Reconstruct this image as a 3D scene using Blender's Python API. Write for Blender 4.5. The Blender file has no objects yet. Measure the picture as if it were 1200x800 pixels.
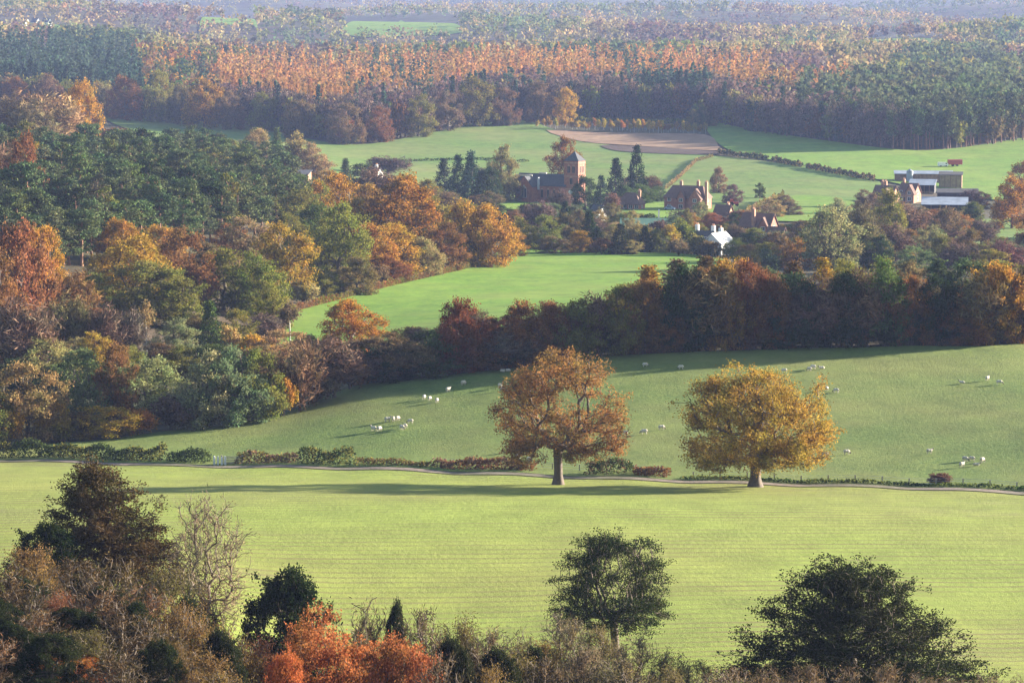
import bpy, bmesh, math
import numpy as np
from mathutils import Vector, Matrix

# ------------------------------------------------------------------ camera, sky, sun, exposure
SC = bpy.context.scene
COL = SC.collection
FPX = 3788.0                 # focal length in pixels of a 1200 px wide frame (18 degree lens)
CAMZ = 110.0
PITCH = math.atan(450.0 / FPX)
SUN_EL = math.radians(12.4)
SUN_BACK = math.radians(24.0)    # the sun stands to the right and this much beyond square
SUN = Vector((math.cos(SUN_BACK) * math.cos(SUN_EL), math.sin(SUN_BACK) * math.cos(SUN_EL), math.sin(SUN_EL)))

cam_data = bpy.data.cameras.new('camera')
cam = bpy.data.objects.new('camera', cam_data)
COL.objects.link(cam)
cam.location = (0, 0, CAMZ)
cam.rotation_euler = (math.pi / 2 - PITCH, 0, 0)
cam_data.angle = 2 * math.atan(600.0 / FPX)
cam_data.clip_start = 0.5
cam_data.clip_end = 20000
SC.camera = cam

world = bpy.data.worlds.new('World')
SC.world = world
world.use_nodes = True
wn = world.node_tree.nodes
wl = world.node_tree.links
sky = wn.new('ShaderNodeTexSky')
sky.sky_type = 'NISHITA'
sky.sun_disc = False
sky.sun_elevation = SUN_EL
sky.sun_rotation = math.pi / 2 - SUN_BACK
sky.air_density = 1.0
sky.dust_density = 0.6
wl.new(sky.outputs[0], wn['Background'].inputs[0])
wn['Background'].inputs[1].default_value = 0.06

sun_data = bpy.data.lights.new('sun', 'SUN')
sun_data.energy = 5.0
sun_data.angle = math.radians(0.5)
sun_data.color = (1.0, 0.90, 0.75)
sun = bpy.data.objects.new('sun', sun_data)
COL.objects.link(sun)
sun.rotation_euler = SUN.to_track_quat('Z', 'Y').to_euler()
sun.location = (0, 0, 400)

SC.view_settings.view_transform = 'Standard'
SC.view_settings.look = 'None'
SC.view_settings.gamma = 1.0
SC.view_settings.use_curve_mapping = False
SC.view_settings.exposure = 2.38
SC.render.engine = 'CYCLES'
SC.cycles.use_denoising = True
SC.cycles.max_bounces = 5
SC.cycles.diffuse_bounces = 3
SC.cycles.transmission_bounces = 3
SC.cycles.transparent_max_bounces = 4
SC.cycles.volume_bounces = 1

# ------------------------------------------------------------------ terrain
CP, SP = math.cos(PITCH), math.sin(PITCH)

def ray(px, py):
    """pixel of the 1200x800 frame -> (x/y, z/y) of its ray"""
    a = (np.asarray(px, float) - 600) / FPX
    b = (400 - np.asarray(py, float)) / FPX
    fy = CP + b * SP
    fz = -SP + b * CP
    return a / fy, fz / fy

CTRL = [  # (px, py, distance): the lie of the land
    (0, 860, 190), (600, 905, 190), (1200, 900, 190),
    (0, 752, 232), (150, 745, 236), (300, 812, 240), (80, 705, 262), (600, 818, 240), (900, 818, 240), (1200, 815, 240),
    (0, 700, 290), (330, 752, 280), (600, 758, 280), (1200, 758, 280),
    (0, 470, 545), (100, 405, 600), (100, 345, 690), (50, 300, 770), (100, 250, 920), (100, 205, 1120), (0, 200, 1150), (60, 172, 1380),
    (300, 440, 580), (340, 372, 720), (350, 300, 880), (350, 240, 1150), (350, 200, 1400),
    (420, 400, 640), (480, 326, 850), (600, 291, 1000), (720, 294, 990), (840, 302, 965), (650, 350, 770), (850, 350, 750), (1000, 335, 800), (1200, 335, 800),
    (1000, 285, 1060), (1150, 268, 1180), (1200, 300, 1020), (800, 262, 1180), (700, 250, 1230), (640, 234, 1340), (750, 228, 1380), (900, 228, 1370), (1100, 214, 1470), (1200, 212, 1490),
    (450, 190, 1560), (200, 152, 1760), (300, 152, 1770), (400, 168, 1690), (480, 160, 1740), (560, 146, 1850), (640, 141, 1890), (830, 141, 1880),
    (740, 178, 1640), (920, 175, 1650), (1060, 178, 1640), (1200, 166, 1700),
    (0, 118, 1950), (100, 131, 1880), (100, 82, 2300), (300, 100, 2350), (600, 95, 2400), (900, 100, 2350), (1200, 118, 2200),
    (100, 52, 3000), (500, 62, 3000), (900, 66, 3000), (1200, 70, 2900),
    (100, 34, 4300), (450, 41, 4200), (800, 38, 4400), (1200, 46, 4200),
    (100, 16, 6500), (600, 20, 6400), (1100, 24, 6300),
    (100, -4, 9000), (600, -6, 9000), (1100, -2, 9000),
    (100, -40, 11500), (600, -44, 11500), (1100, -40, 11500),
]

ROWS = [  # rows of the near fields, filled in evenly from side to side
    [(0, 622, 350), (1200, 664, 335)],
    [(0, 562, 425), (600, 580, 396), (1200, 598, 384)],
    [(0, 541, 478), (200, 545, 470), (400, 550, 460), (640, 558.5, 447), (900, 567.5, 434), (1200, 579, 420)],
    [(30, 524, 492), (200, 505, 505), (330, 485, 520), (420, 452, 534), (600, 432, 540), (700, 418, 545), (900, 410, 549), (1200, 403, 554)],
]
for row in ROWS:
    rr_ = np.array(row, float)
    for q in np.linspace(rr_[0, 0], rr_[-1, 0], 10):
        CTRL.append((q, float(np.interp(q, rr_[:, 0], rr_[:, 1])), float(np.interp(q, rr_[:, 0], rr_[:, 2]))))

def uv(x, y):
    d = np.maximum(y, 0) + 60.0
    return np.clip(x / (d + 20.0), -0.26, 0.26) * 5.0, np.log(d)

def _control():
    c = np.array(CTRL, float)
    rx, rz = ray(c[:, 0], c[:, 1])
    X, Y, Z = rx * c[:, 2], c[:, 2], CAMZ + rz * c[:, 2]
    near = np.array([(-20, 0, CAMZ - 1.7), (20, 0, CAMZ - 1.7), (-25, 25, CAMZ - 8.0), (25, 25, CAMZ - 8.0), (-25, 70, CAMZ - 21), (25, 70, CAMZ - 21), (-35, 130, CAMZ - 37), (35, 130, CAMZ - 37)])
    return np.concatenate([X, near[:, 0]]), np.concatenate([Y, near[:, 1]]), np.concatenate([Z, near[:, 2]])

_cx, _cy, _cz = _control()
_cu, _cv = uv(_cx, _cy)

def _phi(r2):
    return r2 * np.log(r2 + 1e-9)

_n = len(_cu)
_K = _phi((_cu[:, None] - _cu) ** 2 + (_cv[:, None] - _cv) ** 2) + np.eye(_n) * 0.006
_A = np.zeros((_n + 3, _n + 3))
_A[:_n, :_n] = _K
_A[:_n, _n:] = np.stack([np.ones(_n), _cu, _cv], 1)
_A[_n:, :_n] = _A[:_n, _n:].T
_W = np.linalg.solve(_A, np.concatenate([_cz, np.zeros(3)]))

def H(x, y):
    x = np.asarray(x, float)
    y = np.asarray(y, float)
    shp = np.broadcast(x, y).shape
    u, v = uv(np.broadcast_to(x, shp).ravel(), np.broadcast_to(y, shp).ravel())
    z = _W[_n] + _W[_n + 1] * u + _W[_n + 2] * v
    for i in range(_n):
        z = z + _W[i] * _phi((u - _cu[i]) ** 2 + (v - _cv[i]) ** 2)
    yy = np.broadcast_to(y, shp).ravel()
    xx = np.broadcast_to(x, shp).ravel()
    k = np.clip((yy - 2650) / 500, 0, 1)
    z = z + k * (14 * np.sin(yy * 0.0052 + xx * 0.0022 + 0.8) + 10 * np.sin(yy * 0.0026 - xx * 0.0041 + 2.0) + 5 * np.sin(xx * 0.009 + yy * 0.002)) * (0.7 + yy / 9000)
    return z.reshape(shp)

_YS = np.exp(np.linspace(math.log(150), math.log(11500), 760))

def G(px, py):
    """where the ray of a pixel meets the land -> x, y, z"""
    rx, rz = ray(px, py)
    zz = CAMZ + rz * _YS
    hh = H(rx * _YS, _YS)
    below = np.nonzero(zz <= hh)[0]
    if len(below) == 0:
        y = 9500.0
    else:
        i = max(below[0], 1)
        a, b = zz[i - 1] - hh[i - 1], zz[i] - hh[i]
        t = a / (a - b + 1e-9)
        y = _YS[i - 1] + (_YS[i] - _YS[i - 1]) * min(max(t, 0), 1)
    x = float(rx * y)
    return x, float(y), float(H(x, y))

def at(px, y):
    x = float(ray(px, 300)[0] * y)
    return x, float(y), float(H(x, y))

# ------------------------------------------------------------------ materials
def new_mat(name):
    m = bpy.data.materials.new(name)
    m.use_nodes = True
    nt = m.node_tree
    nt.nodes.clear()
    return m, nt, nt.nodes, nt.links

def ramp(n, stops):
    r = n.new('ShaderNodeValToRGB')
    e = r.color_ramp.elements
    while len(e) < len(stops):
        e.new(0.5)
    for k, (p, c) in enumerate(stops):
        e[k].position = p
        e[k].color = (*c, 1)
    return r

def noise(n, l, scale, detail=4, src=None, rough=0.55, dist=0.0):
    t = n.new('ShaderNodeTexNoise')
    t.inputs['Scale'].default_value = scale
    t.inputs['Detail'].default_value = detail
    t.inputs['Roughness'].default_value = rough
    t.inputs['Distortion'].default_value = dist
    if src:
        l.new(src, t.inputs['Vector'])
    return t

def mapping(n, l, src, scale=(1, 1, 1), rot=(0, 0, 0)):
    m = n.new('ShaderNodeMapping')
    m.inputs['Scale'].default_value = scale
    m.inputs['Rotation'].default_value = rot
    l.new(src, m.inputs['Vector'])
    return m.outputs[0]

def mixc(n, l, fac, a, b, mode='MIX'):
    m = n.new('ShaderNodeMix')
    m.data_type = 'RGBA'
    m.blend_type = mode
    for s, v in ((m.inputs[0], fac), (m.inputs[6], a), (m.inputs[7], b)):
        if isinstance(v, (int, float)):
            s.default_value = v
        elif isinstance(v, tuple):
            s.default_value = (*v, 1)
        else:
            l.new(v, s)
    return m.outputs[2]

def simple(name, color, rough=0.85, var=0.25, scale=2.0, bump=0.0, metal=0.0):
    m, nt, n, l = new_mat(name)
    tc = n.new('ShaderNodeTexCoord')
    t = noise(n, l, scale, 5, tc.outputs['Object'])
    r = ramp(n, [(0.3, tuple(c * (1 - var) for c in color)), (0.7, tuple(min(1, c * (1 + var)) for c in color))])
    l.new(t.outputs[0], r.inputs[0])
    b = n.new('ShaderNodeBsdfPrincipled')
    b.inputs['Roughness'].default_value = rough
    b.inputs['Metallic'].default_value = metal
    l.new(r.outputs[0], b.inputs['Base Color'])
    if bump:
        bp = n.new('ShaderNodeBump')
        bp.inputs['Strength'].default_value = bump
        bp.inputs['Distance'].default_value = 0.06
        l.new(t.outputs[0], bp.inputs['Height'])
        l.new(bp.outputs[0], b.inputs['Normal'])
    o = n.new('ShaderNodeOutputMaterial')
    l.new(b.outputs[0], o.inputs[0])
    return m

def leaf_material(name, source, translucency=0.35, spread=0.55):
    m, nt, n, l = new_mat(name)
    if source == 'object':
        oi = n.new('ShaderNodeObjectInfo')
        col = oi.outputs['Color']
    else:
        a = n.new('ShaderNodeAttribute')
        a.attribute_name = 'tint'
        col = a.outputs['Color']
    geo = n.new('ShaderNodeNewGeometry')
    tco = n.new('ShaderNodeTexCoord')
    pz = noise(n, l, 0.35 if source == 'object' else 0.02, 3, tco.outputs['Object'] if source == 'object' else geo.outputs['Position'])
    pr = ramp(n, [(0.42, (0, 0, 0)), (0.66, (0.75, 0.75, 0.75))])
    l.new(pz.outputs[0], pr.inputs[0])
    col = mixc(n, l, pr.outputs[0], col, mixc(n, l, 1.0, col, (0.55, 0.90, 0.75), 'MULTIPLY'))
    hsv = n.new('ShaderNodeHueSaturation')
    l.new(col, hsv.inputs['Color'])
    mr = n.new('ShaderNodeMapRange')
    mr.inputs['To Min'].default_value = 1 - spread
    mr.inputs['To Max'].default_value = 1 + spread
    l.new(geo.outputs['Random Per Island'], mr.inputs['Value'])
    l.new(mr.outputs[0], hsv.inputs['Value'])
    tc = n.new('ShaderNodeTexCoord')
    nz = noise(n, l, 0.22, 3, tc.outputs['Object'] if source == 'object' else geo.outputs['Position'])
    mr2 = n.new('ShaderNodeMapRange')
    mr2.inputs['From Min'].default_value = 0.3
    mr2.inputs['From Max'].default_value = 0.7
    mr2.inputs['To Min'].default_value = 0.488
    mr2.inputs['To Max'].default_value = 0.512
    l.new(nz.outputs[0], mr2.inputs['Value'])
    l.new(mr2.outputs[0], hsv.inputs['Hue'])
    d = n.new('ShaderNodeBsdfDiffuse')
    t = n.new('ShaderNodeBsdfTranslucent')
    l.new(hsv.outputs[0], d.inputs['Color'])
    l.new(hsv.outputs[0], t.inputs['Color'])
    mx = n.new('ShaderNodeMixShader')
    mx.inputs[0].default_value = translucency
    l.new(d.outputs[0], mx.inputs[1])
    l.new(t.outputs[0], mx.inputs[2])
    o = n.new('ShaderNodeOutputMaterial')
    l.new(mx.outputs[0], o.inputs[0])
    return m

def grass_material(name, c_dark, c_light, c_dry, dry=0.5, tuft=0.35, bump=0.6, rows=None, row_mix=0.5, patch=0.02):
    m, nt, n, l = new_mat(name)
    g = n.new('ShaderNodeNewGeometry')
    pos = g.outputs['Position']
    big = noise(n, l, patch, 5, pos, 0.6)
    mid = noise(n, l, 0.16, 4, mapping(n, l, pos, (1, 0.6, 1)), 0.65)
    fine = noise(n, l, tuft, 5, mapping(n, l, pos, (0.8, 0.5, 1)), 0.8)
    r1 = ramp(n, [(0.32, c_dark), (0.68, c_light)])
    l.new(fine.outputs[0], r1.inputs[0])
    c = r1.outputs[0]
    rb = ramp(n, [(0.40, (0, 0, 0)), (0.70, (dry, dry, dry))])
    l.new(big.outputs[0], rb.inputs[0])
    c = mixc(n, l, rb.outputs[0], c, c_dry)
    rm = ramp(n, [(0.3, (0.78, 0.78, 0.78)), (0.7, (1.18, 1.18, 1.18))])
    l.new(mid.outputs[0], rm.inputs[0])
    c = mixc(n, l, 1.0, c, rm.outputs[0], 'MULTIPLY')
    height = fine.outputs[0]
    if rows:                       # bare soil patches and wheelings
        sp_ = noise(n, l, 0.035, 6, mapping(n, l, pos, (0.5, 1, 1), (0, 0, rows[1])), 0.7)
        rsp = ramp(n, [(0.56, (0, 0, 0)), (0.72, (0.6, 0.6, 0.6))])
        l.new(sp_.outputs[0], rsp.inputs[0])
        c = mixc(n, l, rsp.outputs[0], c, (0.19, 0.165, 0.075))
    if rows:
        spacing, ang, soil = rows
        wv = n.new('ShaderNodeTexWave')
        wv.wave_type = 'BANDS'
        wv.bands_direction = 'Y'
        wv.inputs['Scale'].default_value = 0.314 / spacing
        wv.inputs['Distortion'].default_value = 1.6
        wv.inputs['Detail'].default_value = 4
        wv.inputs['Detail Scale'].default_value = 1.6
        wv.inputs['Detail Roughness'].default_value = 0.7
        l.new(mapping(n, l, pos, (0.3, 1, 1), (0, 0, ang)), wv.inputs['Vector'])
        brk = noise(n, l, 0.05, 4, mapping(n, l, pos, (0.4, 1, 1), (0, 0, ang)), 0.7)
        rbk = ramp(n, [(0.36, (0.12, 0.12, 0.12)), (0.66, (1, 1, 1))])
        l.new(brk.outputs[0], rbk.inputs[0])
        rw = ramp(n, [(0.55, (0, 0, 0)), (0.95, (1, 1, 1))])
        l.new(wv.outputs['Fac'], rw.inputs[0])
        rs = n.new('ShaderNodeMix')
        rs.data_type = 'RGBA'
        rs.blend_type = 'MULTIPLY'
        rs.inputs[0].default_value = 1.0
        l.new(rw.outputs[0], rs.inputs[6])
        l.new(rbk.outputs[0], rs.inputs[7])
        rowf = n.new('ShaderNodeMath')
        rowf.operation = 'MULTIPLY'
        l.new(rs.outputs[2], rowf.inputs[0])
        rowf.inputs[1].default_value = row_mix
        c = mixc(n, l, rowf.outputs[0], c, soil)
    b = n.new('ShaderNodeBsdfPrincipled')
    b.inputs['Roughness'].default_value = 0.9
    b.inputs['Specular IOR Level'].default_value = 0.15
    l.new(c, b.inputs['Base Color'])
    bp = n.new('ShaderNodeBump')
    bp.inputs['Strength'].default_value = bump
    bp.inputs['Distance'].default_value = 0.25
    l.new(height, bp.inputs['Height'])
    l.new(bp.outputs[0], b.inputs['Normal'])
    o = n.new('ShaderNodeOutputMaterial')
    l.new(b.outputs[0], o.inputs[0])
    return m

M = {}
M['leaf'] = leaf_material('autumn_leaves', 'object', 0.38)
M['needle'] = leaf_material('needles', 'object', 0.12)
M['twig'] = leaf_material('fine_twigs', 'object', 0.15, 0.75)
M['far_leaf'] = leaf_material('far_leaves', 'object', 0.3, 0.3)
M['mass_leaf'] = leaf_material('woodland_leaves', 'attribute', 0.3, 0.3)
M['bark'] = simple('grey_brown_bark', (0.10, 0.075, 0.055), 0.9, 0.4, 3.0, 0.5)
M['pale_bark'] = simple('pale_bark', (0.42, 0.40, 0.36), 0.85, 0.3, 2.0)
M['red_bark'] = simple('pine_bark', (0.22, 0.11, 0.065), 0.9, 0.4, 2.0)
M['crop'] = grass_material('winter_crop', (0.150, 0.195, 0.030), (0.228, 0.278, 0.048), (0.235, 0.235, 0.055), 0.7, 2.0, 0.7, (2.9, math.radians(-24), (0.155, 0.125, 0.048)), 0.9, 0.02)
M['pasture'] = grass_material('sheep_pasture_grass', (0.058, 0.105, 0.022), (0.150, 0.198, 0.042), (0.190, 0.195, 0.055), 0.85, 2.1, 0.9, None, 0.5, 0.03)
M['meadow'] = grass_material('bright_meadow_grass', (0.075, 0.165, 0.010), (0.150, 0.255, 0.018), (0.19, 0.24, 0.035), 0.7, 0.9, 0.5, None, 0.5, 0.03)
M['meadow_far'] = grass_material('valley_meadow_grass', (0.060, 0.130, 0.014), (0.130, 0.205, 0.026), (0.18, 0.19, 0.05), 0.85, 0.6, 0.5, None, 0.5, 0.015)
M['stubble'] = grass_material('stubble', (0.22, 0.13, 0.075), (0.33, 0.20, 0.12), (0.26, 0.18, 0.10), 0.5, 0.3, 0.6, None)
M['plough'] = grass_material('ploughed_soil', (0.055, 0.032, 0.026), (0.085, 0.052, 0.04), (0.10, 0.07, 0.05), 0.5, 0.3, 0.8, None)
M['floor'] = grass_material('woodland_floor', (0.045, 0.036, 0.022), (0.105, 0.070, 0.040), (0.07, 0.085, 0.030), 0.7, 0.5, 1.0, None, 0.5, 0.012)
M['lane'] = grass_material('farm_lane', (0.15, 0.115, 0.09), (0.27, 0.21, 0.17), (0.10, 0.11, 0.045), 0.9, 0.6, 0.6, None, 0.5, 0.06)
M['wool'] = None

# ------------------------------------------------------------------ scene helpers
def tag(o, label=None, cat=None, group=None, kind=None):
    if label: o['label'] = label
    if cat: o['category'] = cat
    if group: o['group'] = group
    if kind: o['kind'] = kind
    return o

def link(name, data, mats=(), parent=None, loc=None, rotz=0.0):
    o = bpy.data.objects.new(name, data)
    COL.objects.link(o)
    if data is not None and mats:
        for m in mats:
            data.materials.append(m)
    if parent: o.parent = parent
    if loc is not None: o.location = loc
    if rotz: o.rotation_euler = (0, 0, rotz)
    return o

def np_mesh(name, verts, faces, mat_index=None, tint=None, smooth=False):
    """faces: list of int arrays (n,3) or (n,4)"""
    me = bpy.data.meshes.new(name)
    faces = [np.asarray(f) for f in faces if len(f)]
    me.vertices.add(len(verts))
    me.vertices.foreach_set('co', np.asarray(verts, np.float32).ravel())
    nl = sum(f.size for f in faces)
    nf = sum(len(f) for f in faces)
    me.loops.add(nl)
    me.loops.foreach_set('vertex_index', np.concatenate([f.ravel() for f in faces]).astype(np.int32))
    me.polygons.add(nf)
    tot = np.concatenate([np.full(len(f), f.shape[1]) for f in faces]).astype(np.int32)
    me.polygons.foreach_set('loop_start', np.concatenate([[0], np.cumsum(tot)[:-1]]).astype(np.int32))
    if mat_index is not None:
        me.polygons.foreach_set('material_index', np.asarray(mat_index, np.int32))
    if smooth:
        me.polygons.foreach_set('use_smooth', np.ones(nf, bool))
    if tint is not None:
        a = me.attributes.new('tint', 'FLOAT_COLOR', 'POINT')
        c = np.concatenate([tint, np.ones((len(tint), 1))], 1).astype(np.float32)
        a.data.foreach_set('color', c.ravel())
    me.update(calc_edges=True)
    return me

def struct(name, me, mat):
    o = link(name, me, (mat,))
    o['kind'] = 'structure'
    return o

# ------------------------------------------------------------------ ground and fields
def build_ground():
    ys = np.concatenate([np.linspace(-60, 150, 22)[:-1], np.exp(np.linspace(math.log(150), math.log(11900), 200))])
    ss = np.linspace(-1, 1, 121)
    Y, S = np.meshgrid(ys, ss, indexing='ij')
    X = S * (140 + 0.24 * np.maximum(Y, 0))
    Z = H(X, Y) - 0.35
    nr, nc = Y.shape
    idx = np.arange(nr * nc).reshape(nr, nc)
    q = np.stack([idx[:-1, :-1], idx[:-1, 1:], idx[1:, 1:], idx[1:, :-1]], -1).reshape(-1, 4)
    me = np_mesh('ground', np.stack([X, Y, Z], -1).reshape(-1, 3), [q], smooth=True)
    struct('ground', me, M['floor'])

def smooth_poly(p, closed=True, sub=6):
    p = np.asarray(p, float)
    n = len(p)
    out = []
    for i in range(n if closed else n - 1):
        a, b, c, d = (p[(i + k) % n] if closed else p[min(max(i + k, 0), n - 1)] for k in (-1, 0, 1, 2))
        for t in np.linspace(0, 1, sub, endpoint=False):
            out.append(0.5 * (2 * b + (c - a) * t + (2 * a - 5 * b + 4 * c - d) * t * t + (3 * b - a - 3 * c + d) * t ** 3))
    if not closed:
        out.append(p[-1])
    return np.array(out)

def sheet(name, xy, mat, lift=0.1, step=12.0):
    """a polygon on the map draped over the land"""
    bm = bmesh.new()
    vs = [bm.verts.new((x, y, 0)) for x, y in xy]
    bm.faces.new(vs)
    lo, hi = xy.min(0), xy.max(0)
    for ax in (0, 1):
        st = max(step, (hi[ax] - lo[ax]) / 70)
        no = Vector((1, 0, 0)) if ax == 0 else Vector((0, 1, 0))
        for c in np.arange(lo[ax] + st, hi[ax], st):
            bmesh.ops.bisect_plane(bm, geom=bm.verts[:] + bm.edges[:] + bm.faces[:], plane_co=no * float(c), plane_no=no, dist=1e-4)
    co = np.array([v.co[:] for v in bm.verts])
    z = H(co[:, 0], co[:, 1]) + lift
    for v, zz in zip(bm.verts, z):
        v.co.z = zz
    bmesh.ops.triangulate(bm, faces=bm.faces[:])
    bmesh.ops.recalc_face_normals(bm, faces=bm.faces[:])
    me = bpy.data.meshes.new(name)
    bm.to_mesh(me)
    bm.free()
    if len(me.polygons) and sum(p.normal.z for p in me.polygons[:50]) < 0:
        me.flip_normals()
    me.polygons.foreach_set('use_smooth', np.ones(len(me.polygons), bool))
    return struct(name, me, mat)

def field(name, pix, mat, lift=0.1, step=12.0, sub=5):
    return sheet(name, smooth_poly([G(x, y)[:2] for x, y in pix], True, sub), mat, lift, step)

build_ground()
TRACK = [(-140, 536), (0, 541), (200, 545), (400, 550), (640, 558.5), (900, 567.5), (1060, 573), (1200, 579), (1330, 585)]
tw = np.array([G(x, y)[:2] for x, y in TRACK])
tw = smooth_poly(tw, False, 10)
tn = np.gradient(tw, axis=0)
tn = np.stack([-tn[:, 1], tn[:, 0]], 1) / np.linalg.norm(tn, axis=1)[:, None]

def off(d):
    return tw + tn * d

NEAR_EDGE = off(-2.2)
FAR_EDGE = off(1.9)
crop_bottom = np.array([at(x, y)[:2] for x, y in ((1420, 215), (900, 225), (600, 235), (300, 240), (-140, 245))])
sheet('crop_field', np.concatenate([NEAR_EDGE, crop_bottom]), M['crop'], 0.10, 6)
lane_poly = np.concatenate([off(-1.5), off(1.3)[::-1]])
sheet('farm_lane', lane_poly, M['lane'], 0.14, 6)
BELT_EDGE = [(-140, 532), (30, 525), (120, 516), (200, 505), (270, 497), (330, 485), (375, 468), (420, 452), (510, 442), (600, 432), (700, 418), (800, 413), (900, 410), (1050, 406), (1200, 403), (1400, 399)]
be = np.array([G(x, y)[:2] for x, y in BELT_EDGE])
be2 = smooth_poly(be, False, 5)
sheet('sheep_pasture', np.concatenate([FAR_EDGE, be2[::-1]]), M['pasture'], 0.12, 6)
field('bright_meadow', [(330, 425), (333, 380), (345, 364), (410, 346), (480, 328), (545, 314), (575, 300), (600, 291), (660, 290), (740, 293), (845, 303), (880, 330), (860, 372), (700, 385), (500, 415)], M['meadow'], 0.10, 10)
field('valley_meadow', [(120, 136), (210, 139), (300, 150), (400, 169), (480, 161), (560, 144), (612, 141), (650, 152), (700, 168), (860, 185), (1020, 208), (1010, 232), (900, 262), (760, 270), (560, 262), (420, 214), (330, 190), (200, 165)], M['meadow_far'], 0.10, 16)
field('hill_pasture', [(828, 143), (880, 152), (960, 164), (1060, 176), (1130, 173), (1280, 160), (1300, 235), (1180, 236), (1045, 214), (960, 197), (870, 181), (838, 165)], M['meadow'], 0.22, 16)
field('stubble_field', [(640, 153), (700, 156), (800, 157), (832, 160), (842, 172), (838, 177), (740, 171), (680, 166)], M['stubble'], 0.30, 16, 3)
field('ploughed_strip', [(705, 171), (742, 172), (836, 178), (838, 182), (760, 180), (720, 177)], M['plough'], 0.36, 16, 3)
field('paddock', [(890, 238), (930, 230), (985, 233), (1010, 245), (960, 258), (900, 258)], M['meadow'], 0.25, 12, 4)
field('churchyard_lawn', [(588, 240), (640, 238), (660, 243), (645, 254), (590, 254)], M['meadow'], 0.25, 8, 4)
field('house_lawn', [(750, 236), (790, 240), (870, 246), (880, 258), (800, 258), (745, 250)], M['meadow'], 0.25, 8, 4)
field('parkland', [(1125, 262), (1200, 255), (1290, 258), (1290, 300), (1190, 298), (1120, 284)], M['meadow_far'], 0.2, 12, 4)
field('distant_field', [(405, 30), (470, 24), (535, 29), (540, 39), (470, 43), (410, 42)], M['meadow'], 0.4, 40, 3)
field('distant_field', [(1015, 49), (1060, 45), (1100, 47), (1095, 55), (1040, 56)], M['meadow'], 0.4, 40, 3)
field('distant_field', [(235, 25), (275, 22), (300, 25), (295, 29), (250, 29)], M['meadow'], 0.4, 40, 3)
field('distant_field', [(0, 30), (30, 27), (70, 30), (60, 35), (10, 35)], M['meadow'], 0.4, 40, 3)
SKIP_FAR = [(404, 541, 24, 45), (1012, 1102, 45, 60), (234, 301, 22, 31), (-2, 72, 27, 37)]

# ------------------------------------------------------------------ how a tree grows
def grow(rng, pts, trunk, alpha=0.35, seg=0.6, wob=0.06, lift=0.3, down=0.7):
    """branches reach from a trunk to every point; returns nodes, parents, tip ids"""
    cap = len(trunk) + int(len(pts) * 14) + 50
    N = np.zeros((cap, 3))
    D = np.zeros((cap, 3))
    L = np.zeros(cap)
    P = np.full(cap, -1, int)
    n = len(trunk)
    N[:n] = trunk
    for i in range(1, n):
        P[i] = i - 1
        L[i] = L[i - 1] * 0 + 0.0
        D[i] = (trunk[i] - trunk[i - 1]) / (np.linalg.norm(trunk[i] - trunk[i - 1]) + 1e-9)
    D[0] = (0, 0, 1)
    tips = []
    mid = trunk[len(trunk) // 2]
    order = np.argsort(np.linalg.norm(pts - trunk[-1], axis=1) * rng.uniform(0.75, 1.25, len(pts)))
    for k in order:
        p = pts[k]
        d = np.linalg.norm(N[:n] - p, axis=1)
        cost = d + alpha * L[:n] + down * np.maximum(0, N[:n, 2] - p[2])
        j = int(np.argmin(cost))
        dist = d[j]
        m = min(max(1, int(dist / seg)), 12)
        if n + m >= cap:
            break
        a = N[j]
        ctrl = a + D[j] * dist * lift + np.array((0, 0, dist * 0.12))
        prev = j
        for s in range(1, m + 1):
            t = s / m
            q = (1 - t) ** 2 * a + 2 * t * (1 - t) * ctrl + t * t * p
            if s < m:
                q = q + rng.normal(0, wob * min(dist, 4), 3)
            N[n] = q
            P[n] = prev
            v = q - N[prev]
            lv = np.linalg.norm(v) + 1e-9
            D[n] = v / lv
            L[n] = L[prev] + lv
            prev = n
            n += 1
        tips.append(prev)
    return N[:n], P[:n], np.array(tips)

def radii(P, R, tip, power=0.46):
    cnt = np.zeros(len(P))
    has = np.zeros(len(P), bool)
    has[P[P >= 0]] = True
    cnt[~has] = 1
    for i in range(len(P) - 1, 0, -1):
        if P[i] >= 0:
            cnt[P[i]] += cnt[i]
    return np.maximum(tip, R * (cnt / cnt[0]) ** power)

def tubes(N, P, r, flare=1.5):
    e = np.nonzero(P >= 0)[0]
    a, b = N[P[e]], N[e]
    ra, rb = r[P[e]].copy(), r[e]
    ra = np.minimum(ra, rb * 1.6)
    root = P[e] == 0
    ra[root] = r[0] * flare
    vs, fs = [], []
    base = 0
    for k, sel in ((7, rb > 0.10), (3, rb <= 0.10)):
        if not sel.any():
            continue
        A, B, RA, RB = a[sel], b[sel], ra[sel], rb[sel]
        d = B - A
        d /= np.linalg.norm(d, axis=1)[:, None] + 1e-9
        up = np.where(np.abs(d[:, 2:3]) < 0.9, np.array([[0, 0, 1.0]]), np.array([[1.0, 0, 0]]))
        u = np.cross(d, up)
        u /= np.linalg.norm(u, axis=1)[:, None]
        v = np.cross(d, u)
        an = np.arange(k) / k * 2 * math.pi
        ring = np.cos(an)[None, :, None] * u[:, None, :] + np.sin(an)[None, :, None] * v[:, None, :]
        lo = A[:, None, :] + ring * RA[:, None, None]
        hi = (B + d * RB[:, None] * 0.3)[:, None, :] + ring * RB[:, None, None]
        m = len(A)
        V = np.concatenate([lo, hi], 1).reshape(-1, 3)
        i0 = base + np.arange(m)[:, None] * 2 * k + np.arange(k)[None, :]
        i1 = base + np.arange(m)[:, None] * 2 * k + (np.arange(k)[None, :] + 1) % k
        fs.append(np.stack([i0, i1, i1 + k, i0 + k], -1).reshape(-1, 4))
        vs.append(V)
        base += len(V)
    return np.concatenate(vs), np.concatenate(fs)

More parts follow.
